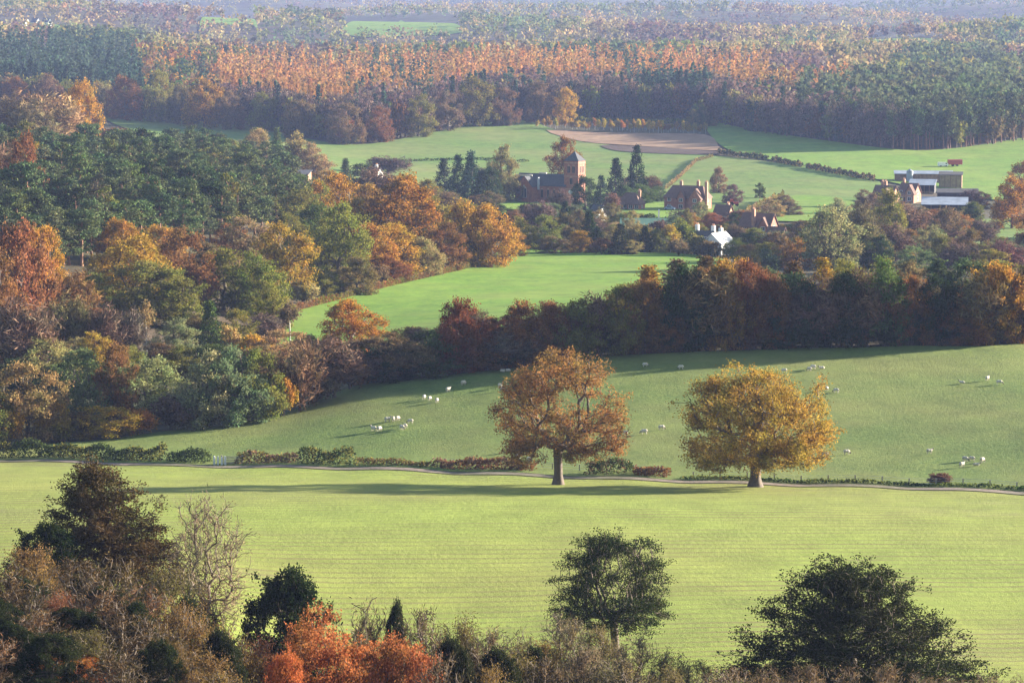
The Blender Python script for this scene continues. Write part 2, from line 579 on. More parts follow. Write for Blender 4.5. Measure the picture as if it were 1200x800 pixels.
def leaves(rng, centers, per, sigma, size, aspect=0.6, dirs=None, along=0.0):
    """diamond leaves scattered round the centres"""
    n = len(centers) * per
    c = np.repeat(centers, per, 0) + rng.normal(0, 1, (n, 3)) * np.asarray(sigma)
    u = rng.normal(0, 1, (n, 3))
    if dirs is not None:
        u = u * (1 - along) + np.repeat(dirs, per, 0) * along * 2
    u /= np.linalg.norm(u, axis=1)[:, None]
    w = rng.normal(0, 1, (n, 3))
    v = np.cross(u, w)
    v /= np.linalg.norm(v, axis=1)[:, None] + 1e-9
    s = size * rng.uniform(0.6, 1.35, (n, 1))
    V = np.stack([c + u * s, c + v * s * aspect, c - u * s, c - v * s * aspect], 1).reshape(-1, 3)
    return V, np.arange(n * 4).reshape(n, 4)

def lobed(rng, n, rx, ry, z0, z1, lobes=14, lr=0.42, shell=0.55, bottom=0.35):
    """points through a lumpy crown between z0 and z1"""
    cz, rz = (z0 + z1) / 2, (z1 - z0) / 2
    d = rng.normal(0, 1, (lobes, 3))
    d[:, 2] = np.abs(d[:, 2]) * np.where(rng.random(lobes) < bottom, -0.6, 1)
    d /= np.linalg.norm(d, axis=1)[:, None]
    c = d * rng.uniform(0.45, 1 - lr * 0.75, (lobes, 1))
    c = np.concatenate([c, [[0, 0, 0.1]]])
    rad = np.concatenate([lr * rng.uniform(0.7, 1.25, lobes), [0.5]])
    w = rad ** 2
    k = rng.choice(len(c), n, p=w / w.sum())
    q = rng.normal(0, 1, (n, 3))
    q /= np.linalg.norm(q, axis=1)[:, None]
    q *= rng.uniform(shell, 1, (n, 1)) ** 0.7
    p = c[k] + q * rad[k][:, None]
    return p * np.array([rx, ry, rz]) + np.array([0, 0, cz])

def conic(rng, n, R, z0, z1, power=0.9, whorl=0):
    t = rng.random(n) ** 1.5
    if whorl:
        t = (np.floor(t * whorl) + rng.uniform(0, 0.35, n)) / whorl
    a = rng.uniform(0, 2 * math.pi, n)
    r = R * (1 - t) ** power * rng.uniform(0.45, 1, n) ** 0.6 * (1 + 0.18 * np.sin(a * 3 + 1) + 0.1 * np.sin(a * 5))
    return np.stack([np.cos(a) * r, np.sin(a) * r, z0 + (z1 - z0) * t - r * 0.18], 1)

def stem(rng, h, lean=0.04, n=7):
    z = np.linspace(0, h, n)
    dx, dy = rng.normal(0, lean, 2)
    return np.stack([dx * z + np.sin(z / max(h, 1) * 3) * 0.03 * h * rng.uniform(-1, 1) * 0.5, dy * z, z], 1)

PROTO = {}

def proto(key, pts, trunk, R, per, sigma, size, leaf_mat, bark_mat='bark', h=None, w=None, aspect=0.6, tip=0.02, alpha=0.35, seg=0.8, merged=False,
          extra=None, wob=0.05, along=0.0, flare=1.5, down=0.7, lift=0.3, power=0.46):
    rng = np.random.default_rng(abs(hash(key[0])) % 1 + sum(ord(ch) * (i + 3) for i, ch in enumerate(key)))
    N, P, tips = grow(rng, pts, trunk, alpha, seg, wob, lift, down)
    r = radii(P, R, tip, power)
    tv, tf = tubes(N, P, r, flare)
    dirs = N[tips] - N[P[tips]]
    dirs /= np.linalg.norm(dirs, axis=1)[:, None] + 1e-9
    cen = N[tips]
    if extra:                      # leaves along the last stretch of the branches too
        par = P[tips]
        par2 = P[np.maximum(par, 0)]
        ok = par2 > len(trunk)
        cen = np.concatenate([cen, N[par2[ok]]])
        dirs = np.concatenate([dirs, dirs[ok]])
    lv, lf = leaves(rng, cen, per, sigma, size, aspect, dirs, along)
    h = h or float(np.percentile(lv[:, 2], 99.7))
    w = w or float(np.percentile(np.abs(lv[:, :2]), 99.0)) * 2
    if merged:
        V = np.concatenate([lv, tv])
        me = np_mesh(key, V, [lf, tf + len(lv)], np.concatenate([np.zeros(len(lf)), np.ones(len(tf))]))
        me.materials.append(M[leaf_mat])
        me.materials.append(M[bark_mat])
        PROTO[key] = (None, me, h, w, lv, lf)
    else:
        a = np_mesh(key + '_trunk', tv, [tf], smooth=True)
        a.materials.append(M[bark_mat])
        b = np_mesh(key + '_crown', lv, [lf])
        b.materials.append(M[leaf_mat])
        PROTO[key] = (a, b, h, w, lv, lf)

def rg(s):
    return np.random.default_rng(s)

def clumped(rng, n_clump, per, env, spread):
    """points gathered in clumps over an envelope: env(n) gives unit-free points"""
    c = env(n_clump)
    return np.repeat(c, per, 0) + rng.normal(0, 1, (n_clump * per, 3)) * np.asarray(spread)

def dome_env(rng, rx, ry, z0, z1, power=2.0, inner=0.45, skirt=0.0):
    """points in the shell of a dome that narrows upwards"""
    def f(n):
        t = rng.random(n) ** 1.25
        a = rng.uniform(0, 2 * math.pi, n)
        rr = (1 - t ** power) ** (1 / 2) * (1 - skirt * np.maximum(0, 0.35 - t) / 0.35)
        rr = rr * (1 + 0.10 * np.sin(3 * a + 1.0) + 0.07 * np.sin(7 * a + t * 9))
        q = rng.uniform(inner, 1, n) ** 0.6
        return np.stack([np.cos(a) * rx * rr * q, np.sin(a) * ry * rr * q, z0 + (z1 - z0) * t * (0.35 + 0.65 * q ** 0.5)], 1)
    return f

# mid-distance kinds (450 to 1500 m)
NV = 5
for i in range(NV):
    r = rg(100 + i)
    proto(f'oak{i}', np.concatenate([clumped(r, 62, 5, dome_env(r, 7.2, 7.2, 0.8, 15.2, 2.6, 0.5, 0.25), (0.75, 0.75, 0.55)), lobed(r, 30, 4, 4, 2, 12, 8)]), stem(r, 4.0), 0.5, 46, (0.56, 0.56, 0.42), 0.225, 'leaf', seg=1.2)
for i in range(3):
    r = rg(120 + i)
    proto(f'birch{i}', lobed(r, 130, 3.4, 3.4, 3.5, 14, 10, 0.42), stem(r, 11.0, 0.02, 10), 0.2, 16, (0.55, 0.55, 0.5), 0.33, 'leaf', 'pale_bark', seg=1.0)
for i in range(4):
    r = rg(140 + i)
    proto(f'shrub{i}', lobed(r, 150, 3.1, 3.1, 0.2, 5, 11, 0.42, bottom=0.25), stem(r, 0.8, 0.05, 4), 0.2, 34, (0.33, 0.33, 0.26), 0.185, 'leaf', seg=0.5)
for i in range(4):
    r = rg(160 + i)
    proto(f'bare{i}', lobed(r, 420, 5.4, 5.4, 0.6, 13, 12, 0.42, bottom=0.45), stem(r, 4.0), 0.32, 8, (0.5, 0.5, 0.45), 0.62, 'twig', aspect=0.12, seg=0.8, tip=0.03, along=0.6, extra=True)
for i in range(4):
    r = rg(180 + i)
    pts = clumped(r, 34, 4, dome_env(r, 4.2, 4.2, 4.0, 17, 2.2, 0.4, 0.2), (0.6, 0.6, 0.25))
    proto(f'pine{i}', pts, stem(r, 14.0, 0.02, 12), 0.28, 34, (0.62, 0.62, 0.26), 0.28, 'needle', 'red_bark', seg=1.2)
for i in range(3):
    r = rg(200 + i)
    proto(f'fir{i}', conic(r, 260, 4.2, 0.8, 17.5, 0.8), stem(r, 17.0, 0.01, 16), 0.28, 22, (0.5, 0.5, 0.3), 0.28, 'needle', seg=1.2, alpha=0.2)
# far kinds (1600 m and more): one mesh each
for i in range(4):
    r = rg(300 + i)
    proto(f'f_oak{i}', lobed(r, 80, 6.2, 6.2, 0.8, 17, 12, 0.42, bottom=.45), stem(r, 5.0), 0.4, 12, (1.0, 1.0, 0.7), 0.72, 'far_leaf', seg=2.5, merged=True, tip=0.05)
    proto(f'f_bare{i}', lobed(r, 140, 4.6, 4.6, 0.8, 19, 10, 0.42, bottom=.45), stem(r, 8.0), 0.3, 8, (0.8, 0.8, 1.0), 0.9, 'twig', aspect=0.2, seg=2.0, merged=True, tip=0.06, along=0.5)
for i in range(3):
    r = rg(320 + i)
    proto(f'f_spruce{i}', conic(r, 90, 4.0, 2.0, 25, 0.9, 12), stem(r, 24.5, 0.01, 10), 0.3, 9, (0.6, 0.6, 0.4), 0.70, 'needle', seg=3, merged=True, tip=0.05, alpha=0.2)
    proto(f'f_larch{i}', conic(r, 90, 4.0, 4.0, 23, 0.75, 10), stem(r, 22.5, 0.01, 10), 0.26, 14, (0.6, 0.6, 0.6), 0.45, 'far_leaf', seg=3, merged=True, tip=0.05, alpha=0.2)
    pts = lobed(r, 75, 3.4, 3.4, 6.0, 22, 9, 0.45, bottom=.4)
    proto(f'f_pine{i}', pts, stem(r, 19.0, 0.02, 8), 0.28, 12, (0.9, 0.9, 0.7), 0.62, 'needle', 'red_bark', seg=3, merged=True, tip=0.05)

PROTO_H = {v[1].name: v[2] for v in PROTO.values()}
NKIND = {'oak': NV, 'birch': 3, 'shrub': 4, 'bare': 4, 'pine': 4, 'fir': 3, 'f_oak': 4, 'f_bare': 4, 'f_spruce': 3, 'f_larch': 3, 'f_pine': 3}
OBJ_NAME = {'oak': 'oak_tree', 'birch': 'birch_tree', 'shrub': 'shrub', 'bare': 'bare_tree', 'pine': 'pine_tree', 'fir': 'fir_tree',
            'f_oak': 'broadleaf_tree', 'f_bare': 'leafless_tree', 'f_spruce': 'spruce_tree', 'f_larch': 'larch_tree', 'f_pine': 'tall_pine'}
PC = {  # leaf colours
    'gold': (0.4, 0.225, 0.035),
    'orange': (0.36, 0.165, 0.032),
    'rust': (0.22, 0.095, 0.035),
    'redrust': (0.24, 0.08, 0.038),
    'olive': (0.19, 0.165, 0.038),
    'green': (0.08, 0.105, 0.03),
    'dark': (0.0352, 0.0506, 0.0198),
    'pine': (0.108, 0.120, 0.052),
    'greygreen': (0.1425, 0.165, 0.072),
    'brown': (0.18, 0.115, 0.058),
    'purple': (0.155, 0.088, 0.066),
    'pink': (0.25, 0.145, 0.085),
    'yellow': (0.46, 0.31, 0.05),
    'tan': (0.31, 0.215, 0.09),
    'pale': (0.2694, 0.251, 0.1176),
    'larch': (0.39, 0.185, 0.062),
    'spruce': (0.055, 0.078, 0.052),
    'mauve': (0.165, 0.098, 0.08),
}
CWORD = {'gold': 'golden', 'orange': 'orange', 'rust': 'rust brown', 'redrust': 'reddish rust', 'olive': 'olive green', 'green': 'dull green', 'dark': 'very dark green', 'pine': 'blue green',
         'greygreen': 'grey green', 'brown': 'brown twiggy', 'purple': 'purple brown', 'pink': 'pinkish brown', 'yellow': 'bright yellow', 'tan': 'tan', 'pale': 'pale yellow green',
         'larch': 'orange', 'spruce': 'dark blue green', 'mauve': 'mauve brown'}
KWORD = {'oak': 'round crowned tree', 'birch': 'slender pale-stemmed tree', 'shrub': 'bush', 'bare': 'leafless tree', 'pine': 'pine', 'fir': 'pointed conifer',
         'f_oak': 'broadleaf tree', 'f_bare': 'leafless tree', 'f_spruce': 'spruce', 'f_larch': 'larch', 'f_pine': 'pine'}
KCAT = {'shrub': 'bush'}
prng = rg(7)

def put(kind, x, y, h, w, col, place, jitter=0.16, label=None, variant=None, sink=0.25, name=None):
    given = kind
    if kind == 'shrub' and max(h, w) > 8.5:
        kind = 'oak'
    v = int(prng.integers(NKIND[kind])) if variant is None else variant
    a, b, h0, w0, _, _ = PROTO[f'{kind}{v}']
    z = float(H(x, y)) - sink
    c = np.array(PC[col]) * prng.uniform(1 - jitter, 1 + jitter) * (1 + prng.normal(0, 0.07, 3))
    kind = given
    nm = name or OBJ_NAME[kind]
    if a is None:
        root = link(nm, b)
        crown = root
    else:
        root = link(nm, None)
        root.empty_display_size = 0.5
        link('trunk', a, parent=root)
        crown = link('crown', b, parent=root)
    crown.color = (*np.clip(c, 0, 1), 1)
    root.location = (x, y, z)
    root.scale = (w / w0, w / w0, h / h0)
    root.rotation_euler = (0, 0, float(prng.uniform(0, 6.283)))
    lab = label or f'{CWORD[col]} {KWORD[kind]} {place}'
    tag(root, lab, KCAT.get(kind, 'tree'), lab.replace(CWORD[col], CWORD[col]) + ' (look-alikes)' if not label else None)
    return root

def T(kind, px, base, top, width, col, place, **k):
    x, y, z = G(px, base)
    return put(kind, x, y, (base - top) / FPX * y * 1.02, width / FPX * y, col, place, **k)

# ------------------------------------------------------------------ trees of the middle distance
def trees(text, place):
    for row in text.strip().split('\n'):
        for it in row.split(';'):
            f = it.split()
            if len(f) == 6:
                T(f[0], float(f[1]), float(f[2]), float(f[3]), float(f[4]), f[5], place)

# edge of the wood along the pasture: kind, px, base, top, width, colour
trees('''
shrub 8 522 472 46 gold; shrub 32 517 424 95 tan; shrub 66 515 472 48 gold; shrub 126 512 474 84 gold; shrub 96 513 480 40 brown; shrub 163 508 478 44 orange; shrub 200 504 464 58 purple
shrub 95 497 408 80 greygreen; shrub 60 500 452 60 tan; oak 138 495 401 56 rust; shrub 175 492 418 84 pale; oak 243 500 410 84 pale; oak 276 498 407 82 greygreen; oak 304 492 409 74 olive; shrub 332 488 438 30 gold
shrub 228 503 455 48 greygreen; shrub 222 501 470 40 purple; bare 352 482 398 66 brown; shrub 366 473 425 60 brown; bare 392 466 392 70 purple; shrub 410 456 418 50 rust; shrub 345 478 440 40 purple
shrub -20 523 440 70 olive; shrub -40 520 430 90 brown
''', 'at the wood edge above the pasture')
trees('''
bare 28 448 348 92 purple; bare 78 430 347 62 brown; shrub 55 450 395 80 tan; bare 120 430 357 58 purple; oak 113 440 388 46 yellow; shrub 85 440 395 60 tan; bare 150 428 362 48 mauve; birch 172 414 352 26 tan
oak 205 418 372 56 pale; fir 246 418 352 44 green; oak 280 412 362 50 olive; bare 312 402 366 44 mauve; shrub 330 428 386 72 tan; shrub 262 415 380 40 tan; bare 230 405 368 44 brown; shrub 300 425 392 50 gold; shrub 185 440 400 60 brown
shrub 150 450 405 60 olive; shrub 360 415 390 40 tan; shrub 300 440 405 60 brown; shrub 20 470 420 80 dark; shrub 70 465 425 70 dark; birch 340 400 352 30 brown; shrub 215 445 405 60 olive; shrub 250 445 402 60 green
''', 'among the brush in front of the oaks')
trees('''
oak 22 392 262 88 rust; oak 40 372 270 50 gold; oak -14 405 288 82 rust; oak 52 362 266 56 gold; oak 8 420 330 70 rust; oak 156 356 276 92 gold; oak 168 376 306 92 olive; oak 217 356 268 86 rust; oak 142 312 256 52 orange; oak 192 314 264 66 orange
oak 202 382 314 80 olive; oak 262 362 292 72 olive; oak 304 372 296 74 olive; oak 292 326 255 76 pink; oak 335 352 262 80 gold; oak 240 330 283 60 brown; oak 378 322 256 62 olive; oak 320 385 330 54 olive; bare 95 380 318 60 rust
oak 110 372 320 64 olive; oak 130 345 290 56 gold; oak 268 305 262 50 rust; shrub 110 395 360 60 rust; shrub 75 385 352 50 rust; shrub 380 345 318 44 olive; shrub 355 356 330 40 tan
''', 'in the old oak wood beside the meadow')
trees('''
oak 392 282 206 70 orange; oak 372 262 212 50 olive; oak 398 330 240 84 olive; oak 432 326 262 70 orange; oak 470 306 206 112 orange; oak 455 322 262 86 gold; oak 505 302 232 80 olive; oak 496 322 278 50 tan; oak 575 312 240 66 orange
oak 545 312 236 60 gold; oak 520 316 262 54 rust; fir 552 312 270 30 dark; oak 430 262 216 60 gold; oak 352 285 222 60 olive; bare 440 250 196 60 pink; oak 418 345 300 50 brown; shrub 460 330 300 50 rust; shrub 405 340 312 44 tan; oak 350 250 205 46 green
shrub 540 312 290 30 tan; shrub 440 334 310 36 brown; oak 490 285 222 66 gold; oak 415 300 232 60 gold; oak 370 300 240 56 green; oak 340 300 250 44 olive
''', 'on the wooded bank above the bright meadow')
trees('''
oak 28 262 158 50 rust; bare 8 250 170 60 pink; oak 45 240 170 40 gold; bare 20 180 108 80 pink; bare 60 180 112 70 tan; oak 95 176 96 44 gold; bare 45 188 120 66 brown; bare 130 176 150 50 rust; birch 150 240 178 24 pink
oak 302 205 152 42 tan; birch 345 206 155 34 tan; oak 368 210 168 44 tan; fir 325 200 150 22 pine; bare 310 240 196 40 pink; oak 330 246 205 34 rust; fir 405 222 186 24 pine; pine 425 235 192 34 pine; oak 385 232 200 40 orange; bare 455 205 183 50 mauve
oak 300 180 150 30 olive; shrub 180 190 170 40 brown; bare 460 240 205 40 purple; oak 520 262 225 60 brown; oak 500 258 222 46 rust; shrub 480 250 226 40 brown
''', 'beside the pine wood on the spur')
T('oak', 411, 408, 350, 80, 'orange', '', label='bright orange tree standing alone at the foot of the bright meadow', variant=2)

def stable_rand(n, s):
    return rg(s).random(n)

def yedge_fn(poly):
    xs = [p[0] for p in poly]
    ys = [G(*p)[1] for p in poly]
    return lambda px: float(np.interp(px, xs, ys))

# pine wood on the spur
r = rg(41)
front = yedge_fn([(-60, 318), (60, 318), (130, 310), (200, 292), (260, 284), (330, 272), (350, 250)])
back = yedge_fn([(-60, 205), (60, 203), (200, 202), (300, 210), (350, 222)])
for px in np.arange(-40, 345, 10.5):
    y0, y1 = front(px), back(px)
    y = y0 + r.uniform(0, 15)
    while y < y1:
        pp = px + r.uniform(-6, 6)
        x, yy, _ = at(pp, y)
        hh = r.uniform(12, 19) * (0.8 if (y < y0 + 90 and px < 160) else 1.0)
        c = 'pine' if r.random() < 0.86 else ('dark' if r.random() < 0.6 else 'olive')
        if y > y0 + 150 or r.random() < 0.85:
            put('pine', x, yy, hh, r.uniform(8, 11.5), c, 'in the pine wood on the wooded spur')
        y += r.uniform(34, 56)

# tree belt between the pasture and the meadow
r = rg(42)
BELT = [(415, 'purple', 405), (450, 'dark', 402), (480, 'brown', 396), (508, 'green', 385), (545, 'redrust', 346), (570, 'rust', 388), (592, 'purple', 384), (615, 'rust', 348), (642, 'redrust', 348),
        (668, 'olive', 346), (692, 'purple', 340), (726, 'olive', 330), (752, 'rust', 324), (782, 'rust', 345), (806, 'dark', 306), (826, 'brown', 312), (852, 'orange', 300), (880, 'rust', 302), (905, 'rust', 318),
        (930, 'dark', 316), (956, 'purple', 322), (985, 'dark', 316), (1012, 'brown', 312), (1040, 'green', 298), (1066, 'rust', 318), (1098, 'dark', 318), (1128, 'rust', 345), (1150, 'brown', 320),
        (1168, 'orange', 303), (1190, 'rust', 322), (1212, 'brown', 305), (1240, 'rust', 312), (1275, 'green', 310), (1310, 'dark', 308), (1350, 'rust', 306), (1390, 'olive', 310)]
bex = [p[0] for p in BELT_EDGE]
bey = [p[1] for p in BELT_EDGE]
PLACE_B = 'in the shaded tree belt behind the sheep pasture'
for px, c, top in BELT:
    b = float(np.interp(px, bex, bey)) - 2
    kind = 'bare' if c in ('purple', 'brown') else 'oak'
    T(kind, px + r.uniform(-4, 4), b, top + 4, r.uniform(58, 78), c, PLACE_B)
for px in np.arange(425, 1420, 17):          # second rank and undergrowth
    b = float(np.interp(px, bex, bey))
    x, y, _ = G(px, b - 3)
    front_top = float(np.interp(px, [q[0] for q in BELT], [q[2] for q in BELT]))
    c = ['dark', 'rust', 'brown', 'rust', 'purple', 'brown'][int(r.integers(6))]
    y2 = y + r.uniform(16, 30)
    x2, y2, z2 = at(px + r.uniform(-7, 7), y2)
    topz = CAMZ + ray(px, front_top + r.uniform(2, 26))[1] * y2
    hh = min(max(topz - z2, 6), 22)
    put('bare' if c == 'purple' else ('fir' if r.random() < 0.12 else 'oak'), x2, y2, hh, r.uniform(8, 12), c, PLACE_B)
    x3, y3, _ = at(px + r.uniform(-6, 6), y - r.uniform(-3, 2))
    put('shrub', x3, y3, r.uniform(3.5, 6.5), r.uniform(6, 8.5), ['dark', 'brown', 'purple', 'rust'][int(r.integers(4))], PLACE_B)
for px in np.arange(760, 1400, 34):          # third rank shows only its tops
    b = float(np.interp(px, bex, bey))
    x, y, z = at(px, G(px, b)[1] + r.uniform(45, 60))
    topz = CAMZ + ray(px, r.uniform(298, 312))[1] * y
    put('fir' if r.random() < 0.4 else 'oak', x, y, min(max(topz - z, 7), 22), r.uniform(8, 12), ['pine', 'brown', 'olive', 'gold'][int(r.integers(4))], PLACE_B)

# village trees
trees('''
oak 662 220 161 44 rust; fir 520 236 186 30 spruce; fir 536 240 182 32 spruce; fir 552 241 178 34 spruce; fir 566 243 200 40 dark; oak 587 236 171 40 tan; oak 575 240 196 34 dark; bare 655 252 222 30 mauve; oak 686 246 206 34 dark
fir 704 250 206 26 spruce; fir 722 236 186 30 dark; fir 746 234 171 32 dark; bare 715 252 226 22 pink; oak 735 232 208 24 brown; bare 762 230 206 30 brown; shrub 752 238 216 34 green; shrub 770 236 218 26 green; shrub 735 240 218 30 green
oak 640 292 252 42 olive; oak 612 292 254 36 olive; oak 664 290 250 38 brown; fir 690 290 246 32 dark; bare 630 272 236 40 mauve; oak 602 278 246 30 brown; fir 726 298 262 36 dark; fir 700 296 266 24 dark; fir 756 296 264 26 dark; birch 786 296 262 26 gold
birch 802 294 256 26 olive; oak 770 296 268 30 olive; bare 745 292 262 36 tan; oak 680 296 270 34 gold; shrub 705 298 278 30 brown; shrub 650 297 276 40 brown; shrub 735 298 280 34 tan; shrub 815 298 274 26 olive; shrub 795 300 280 26 brown
oak 820 262 236 30 pale; oak 862 276 250 22 dark; oak 836 268 249 36 redrust; oak 852 282 262 30 olive; oak 808 272 250 28 orange; shrub 880 292 272 40 dark; shrub 905 292 276 34 dark; shrub 845 290 276 24 brown; shrub 870 285 268 30 olive
oak 974 314 244 74 pale; oak 934 312 278 46 orange; bare 1010 305 238 50 brown; oak 1040 296 222 44 olive; oak 1088 306 264 42 pale; bare 1062 280 240 56 pink; oak 1112 288 244 48 brown; oak 1096 276 246 44 rust; oak 1124 276 248 36 orange
oak 1186 268 208 50 orange; oak 1198 242 190 46 rust; bare 1176 322 280 60 purple; bare 1126 322 284 54 purple; oak 1020 312 262 50 brown; oak 1138 266 238 22 dark; bare 1050 308 262 50 mauve; oak 955 300 256 40 olive; oak 1000 312 268 44 greygreen
oak 1030 318 276 40 dark; oak 1140 312 268 44 brown; oak 900 312 284 44 olive; bare 910 308 272 40 brown; oak 880 306 286 40 brown; bare 1150 292 258 40 mauve; oak 1075 320 288 50 greygreen; oak 1160 330 292 50 olive; shrub 925 280 262 30 dark; shrub 1070 262 246 40 brown
oak 842 226 196 20 pink; oak 858 238 216 26 purple; oak 890 232 214 14 green; shrub 925 252 236 34 brown; shrub 895 262 240 30 brown; shrub 880 268 246 28 brown; shrub 905 254 234 32 tan; shrub 918 244 228 28 brown; shrub 865 262 246 26 purple
oak 675 262 240 30 greygreen; oak 648 268 238 34 greygreen; fir 662 275 236 26 dark; oak 700 268 246 26 tan; shrub 690 270 252 30 brown; shrub 720 270 254 30 olive; oak 1015 250 222 30 brown; oak 985 262 232 36 pale; shrub 1010 265 244 40 olive
oak 1210 300 250 50 rust; oak 1240 280 220 60 orange; shrub 990 285 262 40 dark; oak 1066 300 268 36 rust; oak 1105 312 276 36 olive; shrub 830 300 282 30 brown; oak 600 300 268 34 orange; shrub 560 248 228 36 brown; oak 500 248 210 40 olive
''', 'around the village below the church')
for px in np.arange(505, 830, 21):
    r1 = float(r.uniform(-7, 7))
    T('shrub', px + r1, 262 + r.uniform(0, 26), 246 + r.uniform(-4, 18), r.uniform(18, 30), ['brown', 'olive', 'dark', 'tan', 'purple'][int(r.integers(5))], 'filling the gardens below the church')
for px in np.arange(860, 1220, 13):
    b = 285 + r.uniform(0, 36)
    T('shrub' if r.random() < 0.6 else 'bare', px, b, b - r.uniform(16, 30), r.uniform(24, 40), ['brown', 'olive', 'mauve', 'tan', 'purple', 'greygreen'][int(r.integers(6))], 'filling the gardens behind the tree belt')
for px, b in zip(np.linspace(632, 826, 46), np.linspace(150, 157, 46)):       # young plantation
    T('birch', px + r.uniform(-2, 2), b + r.uniform(-2, 1), b - r.uniform(9, 15), r.uniform(5, 8), ['gold', 'orange', 'yellow', 'yellow'][int(r.integers(4))], 'in the young row above the stubble', name='sapling')
for i in range(7):                                                             # hawthorns on the field bank
    px = 812 + i * 3.5
    T('oak', px, 150 - i * 0.4, 118 + abs(i - 2) * 5, 16, ['tan', 'green', 'olive'][i % 3], 'at the corner of the stubble field')

trees('''
oak 148 141 90 42 rust; oak 188 143 84 38 olive; oak 240 150 94 52 orange; oak 215 146 100 40 brown; oak 120 138 98 36 tan; oak 270 152 108 40 brown; oak 405 169 122 44 brown; oak 445 166 126 36 rust; oak 490 160 112 40 olive
oak 556 148 92 54 olive; oak 590 147 104 38 brown; oak 632 144 96 34 brown; oak 662 144 104 30 gold; oak 350 162 118 40 brown; oak 310 154 110 38 olive; oak 525 153 108 40 brown; oak 60 132 88 44 brown; oak 20 130 92 40 rust
''', 'standing out along the far forest edge')
trees('''
oak 716 262 238 28 brown; oak 735 270 248 30 olive; oak 790 276 252 30 greygreen; oak 756 286 264 34 brown; oak 818 286 262 28 olive; bare 800 268 244 30 mauve; oak 872 266 246 24 rust; oak 900 276 256 28 brown; oak 915 282 262 28 olive; fir 880 300 272 22 dark
oak 940 282 258 32 brown; oak 925 300 272 34 tan; fir 960 290 254 20 pine; oak 860 300 278 34 olive; bare 700 282 256 34 mauve; oak 720 288 262 30 tan; oak 620 268 240 34 brown
oak 1032 262 234 34 brown; oak 1055 254 236 30 rust; oak 1050 272 246 36 olive; oak 1082 260 242 30 brown; oak 1075 272 250 36 brown; oak 1140 258 236 30 olive; shrub 1100 256 244 34 brown; shrub 1130 254 242 30 dark; oak 1025 280 252 36 rust; oak 1150 244 224 24 brown; bare 1142 240 222 30 mauve
bare 560 222 194 36 mauve; oak 605 236 206 24 brown; oak 575 252 224 34 brown; oak 540 262 232 40 olive; oak 480 262 232 44 gold; oak 556 276 246 40 rust; oak 590 268 240 30 dark; shrub 620 252 238 26 dark; oak 648 262 240 28 tan; shrub 668 256 242 30 brown
''', 'around the village below the church')

# ------------------------------------------------------------------ the forest behind, single trees in front and one mass behind
edge = yedge_fn([(-80, 120), (0, 124), (100, 135), (210, 140), (300, 150), (400, 168), (480, 160), (560, 143), (620, 141), (820, 137), (840, 145), (900, 158), (960, 164), (1060, 176), (1130, 173), (1280, 160)])
spots = []
r = rg(77)
for px in np.arange(-70, 1275, 6.5):
    e = edge(px)
    d = r.uniform(0, 8)
    end = 2600 if px < 900 else 2250
    k = 0
    while e + d < end:
        pp = px + r.uniform(-4, 4)
        nz = math.sin(pp * 0.021 + 1.3) + math.sin(pp * 0.053 + d * 0.01) * 0.6 + r.normal(0, 0.45)
        if pp < 172 - d * 0.02:
            kind, c = ('f_spruce', 'spruce') if d > 25 else ('f_oak', ['rust', 'brown', 'olive', 'tan'][int(r.integers(4))])
        elif pp < 258:
            kind, c = ('f_oak', ['rust', 'olive', 'green', 'orange', 'brown'][int(r.integers(5))]) if r.random() < 0.85 else ('f_spruce', 'spruce')
        elif pp < 1000:
            if 752 < pp < 832 and 15 < d < 190:
                kind, c = 'f_spruce', 'spruce'
            elif d < (120 if pp < 420 else 215) and not (pp < 400 and nz > 0.4 and d > 60):
                q = r.random()
                kind, c = ('f_bare', 'mauve') if q < 0.55 else (('f_oak', ['olive', 'brown', 'rust', 'tan'][int(r.integers(4))]) if q < 0.85 else ('f_spruce', 'spruce'))
            else:
                kind, c = ('f_spruce', 'spruce') if (nz < -1.0 and r.random() < 0.5) else ('f_larch', 'larch')
                if pp > 900 and r.random() < 0.55:
                    kind, c = 'f_oak', 'brown'
        else:
            kind, c = ('f_pine', 'pine') if r.random() < 0.86 else ('f_oak', ['olive', 'brown'][int(r.integers(2))])
            if pp < 1060 and d < 30 and r.random() < 0.6:
                kind, c = 'f_bare', 'mauve'
        if 935 < pp < 1000 and d > 20:
            kind, c = ('f_pine', 'pine') if r.random() < 0.5 else (kind, c)
        spots.append((kind, c, pp, e + d, d))
        d += r.uniform(13, 24) * (1 + d / 250)
spots.sort(key=lambda s: s[4])
FPLACE = {'f_spruce': 'in the dark conifer stand of the far forest', 'f_larch': 'in the larch plantation beyond the church', 'f_bare': 'along the forest edge above the valley fields',
          'f_oak': 'mixed into the forest edge above the valley', 'f_pine': 'in the pine forest above the farm'}
FH = {'f_spruce': (17, 28, 6, 8.5), 'f_larch': (17, 25, 5.5, 8), 'f_bare': (17, 24, 9, 13), 'f_oak': (14, 20, 10, 15), 'f_pine': (18, 24, 7, 10)}
count = {}
mass = []
for kind, c, pp, y, d in spots:
    x, y, z = at(pp, y)
    lo, hi, w0, w1 = FH[kind]
    h, w = r.uniform(lo, hi), r.uniform(w0, w1)
    count[kind] = count.get(kind, 0) + 1
    if count[kind] <= 200 and -20 < pp < 1220:
        put(kind, x, y, h, w, c, FPLACE[kind])
    else:
        mass.append((kind, c, x, y, z, h, w))

